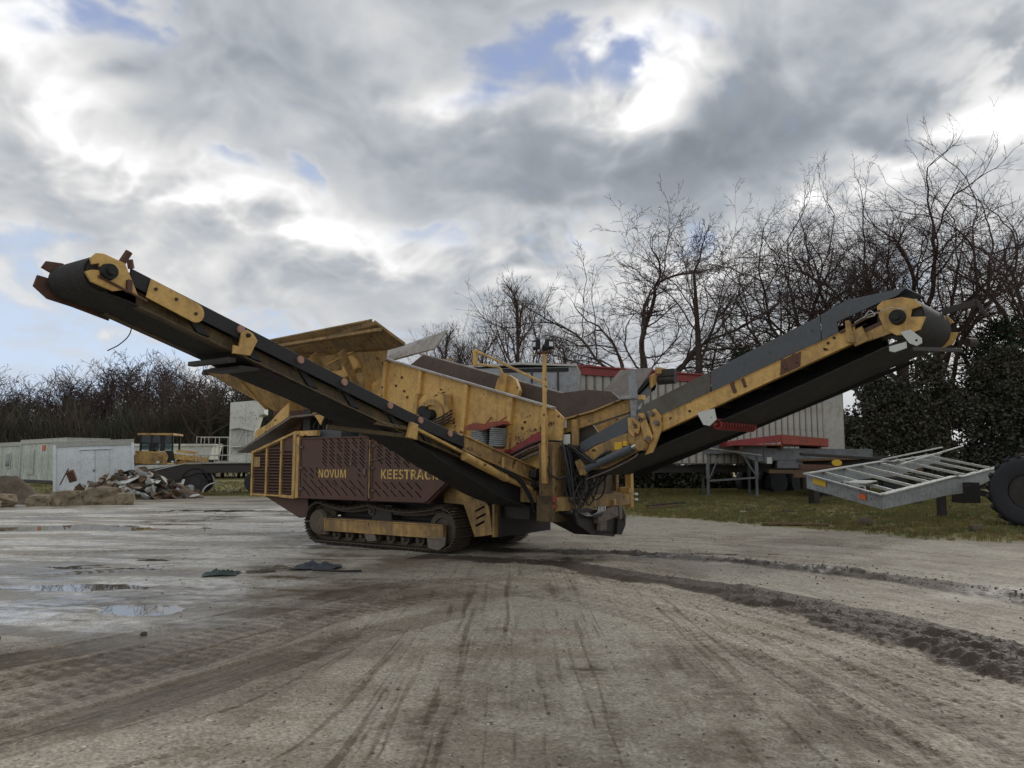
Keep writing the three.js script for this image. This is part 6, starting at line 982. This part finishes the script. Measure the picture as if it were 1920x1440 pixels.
{   // stripped crane carrier with a white housing
  const t = thing('crane_carrier', 'low dark carrier chassis with tall white housing and railed cage', 'carrier', -15.2, heightAt(-15, -42), -42, 0.16);
  mesh('chassis', [plate([[-4.6, 0.9], [-3.9, 1.25], [-2.2, 1.5], [6, 1.55], [6, 1.1], [-1.5, 1.05], [-2.5, 0.7], [-4.4, 0.6]], 0.7, 1.1), plate([[-4.6, 0.9], [-3.9, 1.25], [-2.2, 1.5], [6, 1.55], [6, 1.1], [-1.5, 1.05], [-2.5, 0.7], [-4.4, 0.6]], -1.1, -0.7), box(7, 0.12, 2.2, 2.2, 1.5, 0)], M.darkSteel, t);
  mesh('edge_trim', [bar([-4.6, 0.95, 1.12], [-2.2, 1.53, 1.12], 0.06, 0.05), bar([-2.2, 1.55, 1.12], [2, 1.6, 1.12], 0.06, 0.05)], M.galv, t);
  mesh('bonnet', [plate([[-5.6, 0.7], [-5.4, 1.15], [-4.6, 1.45], [-2.6, 1.48], [-3.4, 1.2], [-4.2, 0.8]], -0.6, 0.5)], M.white, t);
  for (const x of [-1.6, 1.4, 3.0]) for (const z of [0.85, -0.85]) { const wv = group('wheel', t); mesh('tyre', [cyl([x, 0.55, z - 0.2], [x, 0.55, z + 0.2], 0.55, 0.55, 22)], M.tyre, wv); mesh('rim', [cyl([x, 0.55, z - 0.21], [x, 0.55, z + 0.215], 0.28, 0.28, 16)], M.darkSteel, wv); }
  for (const x of [-1.6, 2.2]) mesh('mudguard', [plate([...circ(x, 0.6, 0.72, 10, 0.1, 3.04), ...circ(x, 0.6, 0.66, 10, 0.1, 3.04).reverse()], 0.6, 1.15)], M.black, t);
  mesh('housing', [plate([[0.0, 1.62], [0.0, 4.78], [1.35, 4.92], [1.75, 4.5], [1.75, 4.2], [1.5, 4.1], [1.32, 3.4], [1.24, 1.6]], -0.4, 0.95)], M.white, t);
  mesh('housing_recess', [plate([[0.06, 3.4], [0.5, 3.48], [1.2, 3.32], [1.2, 3.26], [0.5, 3.42], [0.06, 3.34]], 0.95, 1.15), box(0.05, 1.7, 0.1, 0.88, 2.5, 1.0), box(0.05, 1.7, 0.1, 1.12, 2.5, 1.0), box(0.26, 0.05, 0.08, 1.0, 3.1, 1.0), bar([0.4, 2.6, 1.0], [0.72, 3.3, 1.0], 0.03, 0.05), box(0.5, 0.05, 0.3, 0.42, 2.42, 1.05), bar([0.5, 4.72, 0.97], [0.72, 4.4, 0.97], 0.02, 0.03)], M.white, t);
  mesh('panel_seam', [box(0.75, 0.012, 0.02, 0.42, 4.0, 0.955), box(0.012, 1.2, 0.02, 0.8, 4.2, 0.955), box(0.24, 0.06, 0.02, 1.1, 4.25, 0.955), box(1.2, 0.012, 0.02, 0.62, 1.95, 0.955)], M.galv, t);
  mesh('recess_back', [plate([[0.1, 2.0], [0.1, 3.34], [0.5, 3.42], [0.84, 3.34], [0.84, 2.0]], 0.945, 0.953)], M.galv, t);
  const cg = group('cage', t); for (const y of [2.0, 2.5, 2.95]) each('cage_rail', [bar([-1.7, y, 0.7], [-0.04, y, 0.7], 0.03, 0.03), bar([-1.7, y, -0.3], [-0.04, y, -0.3], 0.03, 0.03)], M.galv, cg);
  for (const x of [-1.7, -1.3, -0.75, -0.1]) for (const z of [0.7, -0.3]) mesh('cage_post', [bar([x, 1.6, z], [x, 2.97, z], 0.035, 0.035)], M.galv, cg);
  mesh('cage_floor', [box(1.7, 0.06, 1.1, -0.86, 1.98, 0.2), box(0.8, 0.1, 0.9, -0.4, 1.64, 0.2)], M.galv, cg); mesh('ladder', [tube([[-0.5, 1.7, 0.78], [-0.5, 2.5, 0.78], [-0.44, 2.62, 0.78], [-0.36, 2.5, 0.78], [-0.36, 1.7, 0.78]], 0.018, 6)], M.galv, cg);
  const f = thing('mudguard', 'loose silver mudguard lying in the grass by the carrier', 'mudguard', -14.75, heightAt(-14.7, -38.6), -38.6, 0.5);
  mesh('shell', [plate([...circ(0, 0, 0.62, 14, 0.2, 2.9), ...circ(0, 0, 0.6, 14, 0.2, 2.9).reverse()], -0.25, 0.25)], M.galv, f);
  const pk = thing('plank', 'grey plank lying in the grass by the carrier', 'plank', -15.9, heightAt(-15.9, -39) + 0.03, -39, 0.1); mesh('board', [box(1.9, 0.05, 0.2)], M.wood, pk);
}

// ---------------------------------------------------------------- right side: trailers, stripped frames, wheel, litter
function along(a, b) { return { len: Math.hypot(b[0] - a[0], b[1] - a[1]), ry: Math.atan2(-(b[1] - a[1]), b[0] - a[0]) }; }
{   // tall corrugated body with red top rail
  const A = [1.5, -28.2], B = [15.5, -36], { len, ry } = along(A, B), t = thing('corrugated_trailer', 'tall pale corrugated trailer body with red top rail', 'trailer', A[0], 0.25, A[1], ry);
  mesh('wall', [box(len, 3.5, 0.06, len / 2, 3.05, 0), box(0.06, 3.5, 2.4, len - 0.03, 3.05, -1.25), box(0.06, 3.5, 2.4, 0.03, 3.05, -1.25), box(len, 3.5, 0.06, len / 2, 3.05, -2.46)], M.wornSteel, t);
  const pan = uvBox(plate([[-0.15, 0], [-0.11, 0.045], [0.11, 0.045], [0.15, 0]], 0, 3.42, { plane: 'xz', ch: 0 })), wide = uvBox(plate([[-0.42, 0], [-0.38, 0.045], [0.38, 0.045], [0.42, 0]], 0, 3.42, { plane: 'xz', ch: 0 }));
  for (let x = 0.5, k = 0; x < len - 1.3; x += 0.385, k++) same('panel', pan, M.paleWall, t, x, 1.34, 0.028);
  for (const x of [len - 0.95, len - 0.06 - 0.38]) same('panel', wide, M.paleWall, t, x + (x > len - 0.6 ? -0.02 : -0.1), 1.34, 0.028, 0, 0, 0, x > len - 0.6 ? 0.95 : 1);
  mesh('top_rail', [box(len + 0.1, 0.22, 0.16, len / 2, 4.84, 0.03), box(len + 0.1, 0.06, 0.3, len / 2, 4.97, 0.05), box(len + 0.1, 0.08, 0.24, len / 2, 4.68, 0.06)], M.red, t);
  mesh('front_hood', [sheet([[-0.6, 4.55, 0.2], [1.6, 5.02, 0.2], [1.6, 5.02, -2.6], [-0.6, 4.55, -2.6]], 0.05), plate([[-0.6, 4.52], [1.6, 4.98], [1.7, 4.7], [-0.4, 4.4]], 0.1, 0.14)], M.red, t);
  mesh('chassis', [box(len - 1, 0.3, 1.6, len / 2, 1.1, -1.25)], M.darkSteel, t);
  for (const x of [len - 1.6, len - 2.9, len - 4.2]) for (const z of [-0.35, -2.1]) mesh('wheel', [cyl([x, 0.5, z - 0.18], [x, 0.5, z + 0.18], 0.52, 0.52, 20)], M.tyre, t);
  each('landing_leg', [box(0.14, 1.2, 0.14, 2.2, 0.55, -0.4), box(0.14, 1.2, 0.14, 2.2, 0.55, -2.1)], M.darkSteel, t);
}
{   // grey box body behind the screen
  const A = [-2.6, -26.6], B = [2.2, -25.9], { len, ry } = along(A, B), t = thing('box_trailer', 'grey box trailer with dark strip under its roof behind the screen', 'trailer', A[0], 0.1, A[1], ry);
  mesh('wall', [box(len, 3.4, 2.4, len / 2, 3.05, -1.3)], M.greyPaint, t);
  mesh('roof', [plate([[0, 4.74], [len * 0.6, 4.86], [len, 4.76], [len, 4.82], [len * 0.6, 4.94], [0, 4.82]], -2.55, -0.04)], M.galv, t);
  mesh('dark_strip', [box(len * 0.48, 0.13, 0.03, len * 0.7, 4.66, -0.085)], M.black, t);
  for (const x of [0.6, 1.5, 2.4, 3.3, 4.2]) mesh('post', [box(0.06, 3.3, 0.04, x, 3.0, -0.08)], M.darkSteel, t);
  mesh('chassis', [box(len, 0.4, 1.6, len / 2, 1.1, -1.3)], M.darkSteel, t);
  for (const x of [0.8, 2.1]) mesh('wheel', [cyl([x, 0.52, -0.5], [x, 0.52, -0.14], 0.52, 0.52, 20)], M.tyre, t);
  each('landing_leg', [box(0.16, 1.1, 0.16, 4.2, 0.5, -0.4), box(0.16, 1.1, 0.16, 4.2, 0.5, -2.2)], M.darkSteel, t);
}
{   // red tray lying on the frames
  const t = thing('red_tray', 'flat red and rust steel tray lying across the trailer frames', 'steel tray', 9.55, 2.32, -31.2, 0.1);
  mesh('floor', [box(3.9, 0.06, 1.9, 1.1, 0, -0.6)], M.redRust, t);
  mesh('side', [plate([[-1.0, -0.05], [1.2, 0.1], [1.25, 0.42], [-0.9, 0.15]], 0.3, 0.36)], M.red, t);
  mesh('side', [plate([[1.25, 0.42], [1.25, 0.0], [3.2, -0.08], [3.2, 0.26]], 0.26, 0.34), box(1.9, 0.06, 0.2, 2.2, 0.02, 0.34, 0, 0, -0.04)], M.redRust, t);
  each('end', [box(0.08, 0.34, 1.8, 3.2, 0.1, -0.6), box(0.08, 0.3, 1.8, -0.98, 0.08, -0.6)], M.red, t);
  for (const x of [-0.4, 1.3, 2.9]) mesh('runner', [box(0.12, 0.14, 1.7, x, -0.1, -0.6)], M.rustBrown, t);
}
{   // grey fifth-wheel trailer on its legs
  const y0 = heightAt(8.6, -32), t = thing('flatbed_trailer', 'grey trailer front standing on two landing legs under the conveyor', 'trailer', 8.0, y0, -32, -0.12);
  mesh('gooseneck', [plate([[-1.0, 1.65], [-0.2, 2.02], [0.9, 2.2], [1.9, 2.1], [2.4, 1.95], [6.5, 1.9], [6.5, 1.5], [2.6, 1.45], [2.0, 1.4], [1.2, 1.75], [0.0, 1.72]], 0.2, 0.32), plate([[-1.0, 1.65], [-0.2, 2.02], [0.9, 2.2], [1.9, 2.1], [2.4, 1.95], [6.5, 1.9], [6.5, 1.5], [2.6, 1.45], [2.0, 1.4], [1.2, 1.75], [0.0, 1.72]], -1.5, -1.38), sheet([[-1, 1.68, 0.3], [-0.2, 2.05, 0.3], [0.9, 2.23, 0.3], [0.9, 2.23, -1.5], [-0.2, 2.05, -1.5], [-1, 1.68, -1.5]], 0.03), sheet([[0.9, 2.23, 0.3], [2.4, 1.98, 0.3], [2.4, 1.98, -1.5], [0.9, 2.23, -1.5]], 0.03)], M.greyShaded, t);
  each('edge_rail', [bar([-1, 1.74, 0.34], [-0.1, 1.98, 0.34], 0.05, 0.05), bar([-0.1, 1.98, 0.34], [2.2, 1.66, 0.34], 0.05, 0.05), bar([0.2, 2.2, 0.32], [1.5, 2.25, 0.32], 0.05, 0.04), bar([1.5, 2.25, 0.32], [2.4, 2.0, 0.32], 0.05, 0.04)], M.galv, t);
  for (const [x, z] of [[0.05, 0.2], [1.98, 0.25], [0.05, -1.4], [1.98, -1.4]]) { each('landing_leg', [box(0.14, 1.1, 0.14, x, 1.25, z), box(0.1, 0.75, 0.1, x, 0.4, z), box(0.26, 0.05, 0.24, x, 0.03, z)], M.greyShaded, t); }
  each('leg_brace', [bar([0.05, 0.62, 0.28], [1.98, 0.76, 0.3], 0.05, 0.08), bar([0.1, 0.7, 0.26], [0.5, 1.6, 0.26], 0.05, 0.05), bar([1.95, 0.85, 0.28], [1.45, 1.7, 0.26], 0.05, 0.06)], M.greyShaded, t);
  mesh('tool_box', [box(1.0, 0.62, 0.5, 3.3, 1.45, 0.05), box(0.34, 0.5, 0.04, 2.45, 1.6, 0.34)], M.greyShaded, t);
  mesh('plate_tag', [box(0.2, 0.26, 0.02, 2.48, 1.45, 0.37)], M.whitePlate, t);
  each('chassis_beam', [box(7, 0.4, 0.16, 6.4, 1.35, -0.2), box(7, 0.4, 0.16, 6.4, 1.35, -1.2), box(4, 0.08, 1.7, 5.4, 1.6, -0.6)], M.darkSteel, t);
  each('timber', [box(3.2, 0.14, 0.3, 4.0, 0.98, 0.42, 0, 0.04, -0.02), box(2.2, 0.1, 0.3, 4.7, 1.5, 0.35, 0, -0.05, 0.03)], M.wood, t);
  mesh('dark_box', [box(0.9, 0.6, 0.5, 4.2, 0.6, 0.2)], M.darkSteel, t);
  for (const x of [4.6, 6.0, 7.4]) mesh('wheel', [cyl([x, 0.45, -0.3], [x, 0.45, 0.0], 0.45, 0.45, 20)], M.tyre, t);
  const y1 = thing('steel_beams', 'stacked rusty steel beams with a yellow oval tag', 'steel beams', 12.2, heightAt(12.2, -28.4), -28.4, 0.06);
  mesh('beam', [box(4.6, 0.2, 0.2, 0.6, 1.3, 0, 0, 0, -0.02)], M.rustBrown, y1); mesh('beam', [box(5.4, 0.09, 0.3, 1.2, 1.66, -0.3, 0, 0, -0.06)], M.darkSteel, y1); mesh('beam', [box(4.4, 0.16, 0.2, 0.2, 1.05, 0.2)], M.wood, y1);
  mesh('oval_tag', [plate(circ(-0.35, 1.5, 0.19, 18).map(([x, y]) => [x, 1.5 + (y - 1.5) * 0.62]), 0.1, 0.13)], M.yellowBright, y1); each('trestle', [box(0.2, 1.2, 0.5, -1.2, 0.55, 0), box(0.2, 1.2, 0.5, 2.6, 0.55, 0), box(0.3, 0.16, 0.4, -0.35, 1.46, -0.1)], M.darkSteel, y1);
}
{   // pale ladder frame propped over the grass: corner near, running back to the right
  const t = thing('ladder_frame', 'pale steel trailer ladder frame propped over the grass, stripped of its deck', 'trailer frame');
  const RC = V(7.88, 0.93, -16.5), LC = V(7.08, 1.34, -18.6), dir = V(7.2, 0.6, -7.5), P = (a, b, dy = 0) => { const p = RC.clone().lerp(LC, b).addScaledVector(dir, a); p.y += dy; return p.toArray(); };
  for (const b of [0, 1]) {
    mesh('rail_web', [sheet([P(0, b), P(0.52, b), P(0.58, b, -0.05), P(1.05, b, -0.05), P(1.05, b, -0.3), P(0.6, b, -0.5), P(0.45, b, -0.42), P(0, b, -0.3)], 0.03)], M.greyPaint, t);
    mesh('rail_flange', [bar(P(-0.005, b, 0.01), P(0.52, b, 0.01), 0.17, 0.03), bar(P(0.515, b, 0.01), P(0.58, b, -0.05), 0.17, 0.03), bar(P(0.575, b, -0.045), P(1.05, b, -0.045), 0.17, 0.03)], M.galv, t);
  }
  mesh('front_member', [sheet([P(-0.002, 0, 0), P(-0.002, 1, 0), P(-0.002, 1, -0.34), P(-0.002, 0, -0.31)], 0.03), bar(P(-0.01, 0, 0.0), P(-0.01, 1, 0.0), 0.09, 0.03)], M.greyPaint, t);
  for (const [a, w] of [[0.09, 0.06], [0.22, 0.06], [0.34, 0.06], [0.47, 0.06], [0.62, 0.06], [0.76, 0.06], [0.9, 0.06]]) mesh('cross_bar', [bar(P(a, 0, -0.03), P(a, 1, -0.03), w, 0.07)], M.galv, t);
  mesh('hitch_plate', [bar(P(0.03, 0.42, 0.02), P(0.1, 0.42, 0.02), 0.5, 0.03), sheet([P(0.03, 0.56, 0.02), P(0.03, 0.28, 0.02), P(0.03, 0.28, -0.34), P(0.03, 0.56, -0.34)], 0.04)], M.galv, t);
  bolts([[0.52, -0.05], [0.32, -0.05], [0.52, -0.28], [0.32, -0.28]].map(([b, dy]) => P(0.027, b, dy)), t, M.black, 3);
  mesh('loose_bar', [bar(P(0.5, 1.0, 0.05), P(0.84, 0.75, 0.3), 0.07, 0.035), bar(P(0.84, 0.75, 0.3), P(0.95, 0.8, 0.28), 0.07, 0.035)], M.galv, t);
  mesh('loose_bar', [bar(P(0.52, 0.74, 0.02), P(1.05, 0.62, 0.34), 0.07, 0.035), bar(P(0.5, 0.76, 0.0), P(0.56, 0.72, -0.12), 0.06, 0.035)], M.galv, t);
  mesh('marker', [sheet([P(-0.006, 0.28, -0.1), P(-0.006, 0.2, -0.1), P(-0.006, 0.2, -0.21), P(-0.006, 0.28, -0.22)], 0.012)], M.orange, t);
  mesh('marker', [sheet([P(-0.006, 0.9, -0.04), P(-0.006, 0.72, -0.04), P(-0.006, 0.72, -0.18), P(-0.006, 0.9, -0.18)], 0.012)], M.yellowBright, t);
  const sup = P(0.72, 0.5, 0); mesh('axle', [bar(P(0.72, -0.3, -0.55), P(0.72, 1.3, -0.6), 0.16, 0.16), box(0.2, sup[1] - 0.4, 0.2, sup[0], (sup[1] - 0.4) / 2, sup[2])], M.darkSteel, t);
  each('prop', [box(0.5, 0.55, 0.5, P(0.62, 0, 0)[0], 0.8, P(0.62, 0, 0)[2])], M.rubber, t);
}
{   // big lugged wheel at the right edge
  const t = thing('tractor_wheel', 'large lugged tractor wheel standing at the right edge', 'wheel', 12.75, 0.0, -19.1, -0.92);
  const R = 0.9, prof = [[0.42, -0.24], [0.5, -0.27], [0.72, -0.3], [0.83, -0.27], [0.86, -0.16], [0.875, 0], [0.86, 0.16], [0.83, 0.27], [0.72, 0.3], [0.5, 0.27], [0.42, 0.24]].map(([r, y]) => new THREE.Vector2(r, y));
  const g = new THREE.LatheGeometry(prof, 48); g.rotateX(Math.PI / 2); mesh('tyre', [g.translate(0, R, 0)], M.tyre, t);
  const lug = uvBox(box(0.1, 0.07, 0.36, 0, 0, 0, 0, 0, 0, 0.012));
  for (let i = 0; i < 40; i++) { const a = (i + 0.5) / 40 * 2 * Math.PI, s = i % 2 ? 1 : -1, m = same('lug', lug, M.tyre, t, Math.cos(a) * 0.875, R + Math.sin(a) * 0.875, s * 0.13); m.rotation.set(0, 0, a - Math.PI / 2); m.rotateY(s * 0.55); }
  mesh('rim', [cyl([0, R, -0.2], [0, R, 0.2], 0.42, 0.42, 28), cyl([0, R, 0.1], [0, R, 0.26], 0.14, 0.12, 16)], M.darkSteel, t);
  mesh('axle', [bar([0, R, 0.2], [0, R, -1.9], 0.14, 0.14), box(0.5, 0.5, 0.5, 0.1, 1.35, -1.5)], M.darkSteel, t);
  const ft = thing('farm_trailer', 'dark rusty farm trailer part behind the tractor wheel', 'trailer', 15.2, 0.1, -20.6, -0.5);
  mesh('drawbar', [bar([-1.4, 1.62, 0], [1.5, 1.66, 0], 0.16, 0.3)], M.rustBrown, ft); mesh('deck', [box(3, 0.3, 1.8, 1.2, 1.75, -0.8)], M.rustBrown, ft); each('prop', [box(0.2, 1.6, 0.2, 1.6, 0.8, -0.8), box(0.2, 1.6, 0.2, 0.2, 0.8, -0.8)], M.darkSteel, ft);
}
{   // litter on the grass and in the yard
  const log = (name, label, cat, a, b, r, mat) => { const t = thing(name, label, cat, (a[0] + b[0]) / 2, 0, (a[1] + b[1]) / 2); const ya = heightAt(...a) + r * 0.9, yb = heightAt(...b) + r * 0.9; mesh(name === 'log' ? 'stem' : 'board', [name === 'log' ? cyl([a[0] - t.position.x, ya, a[1] - t.position.z], [b[0] - t.position.x, yb, b[1] - t.position.z], r, r * 0.85, 9) : bar([a[0] - t.position.x, ya, a[1] - t.position.z], [b[0] - t.position.x, yb, b[1] - t.position.z], r * 2.6, r * 1.6)], mat, t); return t; };
  log('log', 'long brown pole lying at the edge of the grass', 'pole', [6.4, -20.0], [8.0, -19.7], 0.045, M.wood);
  log('log', 'thin branch lying behind the long brown pole', 'branch', [6.8, -20.5], [7.5, -20.2], 0.028, M.bark);
  log('plank', 'upper of two dark planks in the grass by the machine', 'plank', [4.7, -27.0], [6.3, -28.6], 0.05, M.darkSteel);
  log('plank', 'lower of two dark planks in the grass by the machine', 'plank', [4.6, -26.4], [5.9, -27.4], 0.05, M.wood);
  [[9.05, -20.0, 0.2, 'rounded grey stone on the grass under the ladder frame'], [10.9, -18.3, 0.16, 'grey stone on the grass edge near the tractor wheel'], [-4.7, -7.2, 0.05, 'brick fragment at the left edge of the yard'], [-3.47, -7.46, 0.035, 'small dark stone on the mud left of centre']].forEach(([x, z, s, label], i) => { const m = mesh(numbered('stone'), [rock(60 + i, s, s * 0.7, s * 0.85, 0.6, 3, 0.15)], i === 2 ? M.rustBrown : M.mud, scene); m.position.set(x, heightAt(x, z) + s * 0.4, z); tag(m, label, 'stone'); });
  const r = rng(83);
  for (let i = 0; i < 9; i++) { const x = 7.2 + i * 0.34 + r() * 0.3, z = -24.6 - r() * 1.6, s = 0.05 + 0.1 * r(), m = mesh(numbered('scrap'), [rock(70 + i, s * 1.4, s * 0.5, s, 0.6, 1)], [M.concrete, M.wood, M.darkSteel][i % 3], scene); m.position.set(x, heightAt(x, z) + s * 0.2, z); m.rotation.y = r() * 6; tag(m, 'small scrap lump strewn on the grass before the trailers', 'scrap', 'scrap on the grass'); }
  // sheets of cloth and a strap on the mud
  const rag = (label, x, z, w, d, h, seed, mat, ry) => {
    const g = new THREE.PlaneGeometry(2, 2, 26, 22); g.rotateX(-Math.PI / 2); const p = g.attributes.position;
    for (let i = 0; i < p.count; i++) { const a = p.getX(i), b = p.getZ(i), e = 1 + 0.4 * (fbm(Math.atan2(b, a) * 1.2 + seed, 4, 3) - 0.5), wx = a * w * e, wz = b * d * e; p.setXYZ(i, wx, 0.012 + h * (Math.abs(fbm(a * 2.2 + seed, b * 2.2, 4) - 0.5) * 2.4) * sstep(1.3, 0.2, Math.hypot(a, b)), wz); }
    g.computeVertexNormals(); const m = mesh(numbered('cloth'), [g], mat, scene); m.position.set(x, heightAt(x, z) + 0.004, z); m.rotation.y = ry; tag(m, label, 'cloth');
  };
  rag('crumpled dark green sheet lying on the wet mud', -4.2, -11.35, 0.24, 0.22, 0.12, 3, plain(0x34443f, 0.6), 0.2);
  rag('crumpled dark grey cloth on the mud before the tracks', -3.0, -12.05, 0.34, 0.3, 0.16, 9, plain(0x3a4046, 0.7), -0.1);
  rag('flat brown rag beside the dark green sheet', -3.72, -11.6, 0.2, 0.1, 0.04, 15, plain(0x54463c, 0.8), 0.4);
  const st = mesh(numbered('strap'), [tube([[-3.6, 0.06, -11.65], [-3.52, 0.07, -11.9], [-3.3, 0.015, -11.95], [-3.1, 0.02, -11.98]], 0.008, 6)], M.galv, scene); tag(st, 'pale strap running between the two cloths', 'strap');
  const hs = mesh(numbered('hose'), [tube([[-2.95, 0.03, -11.6], [-2.7, 0.035, -11.5], [-2.45, 0.03, -11.44], [-2.2, 0.03, -11.5]], 0.018, 6)], M.hose, scene); tag(hs, 'short black hose lying beside the grey cloth', 'hose');
}
renderer.render(scene, camera);
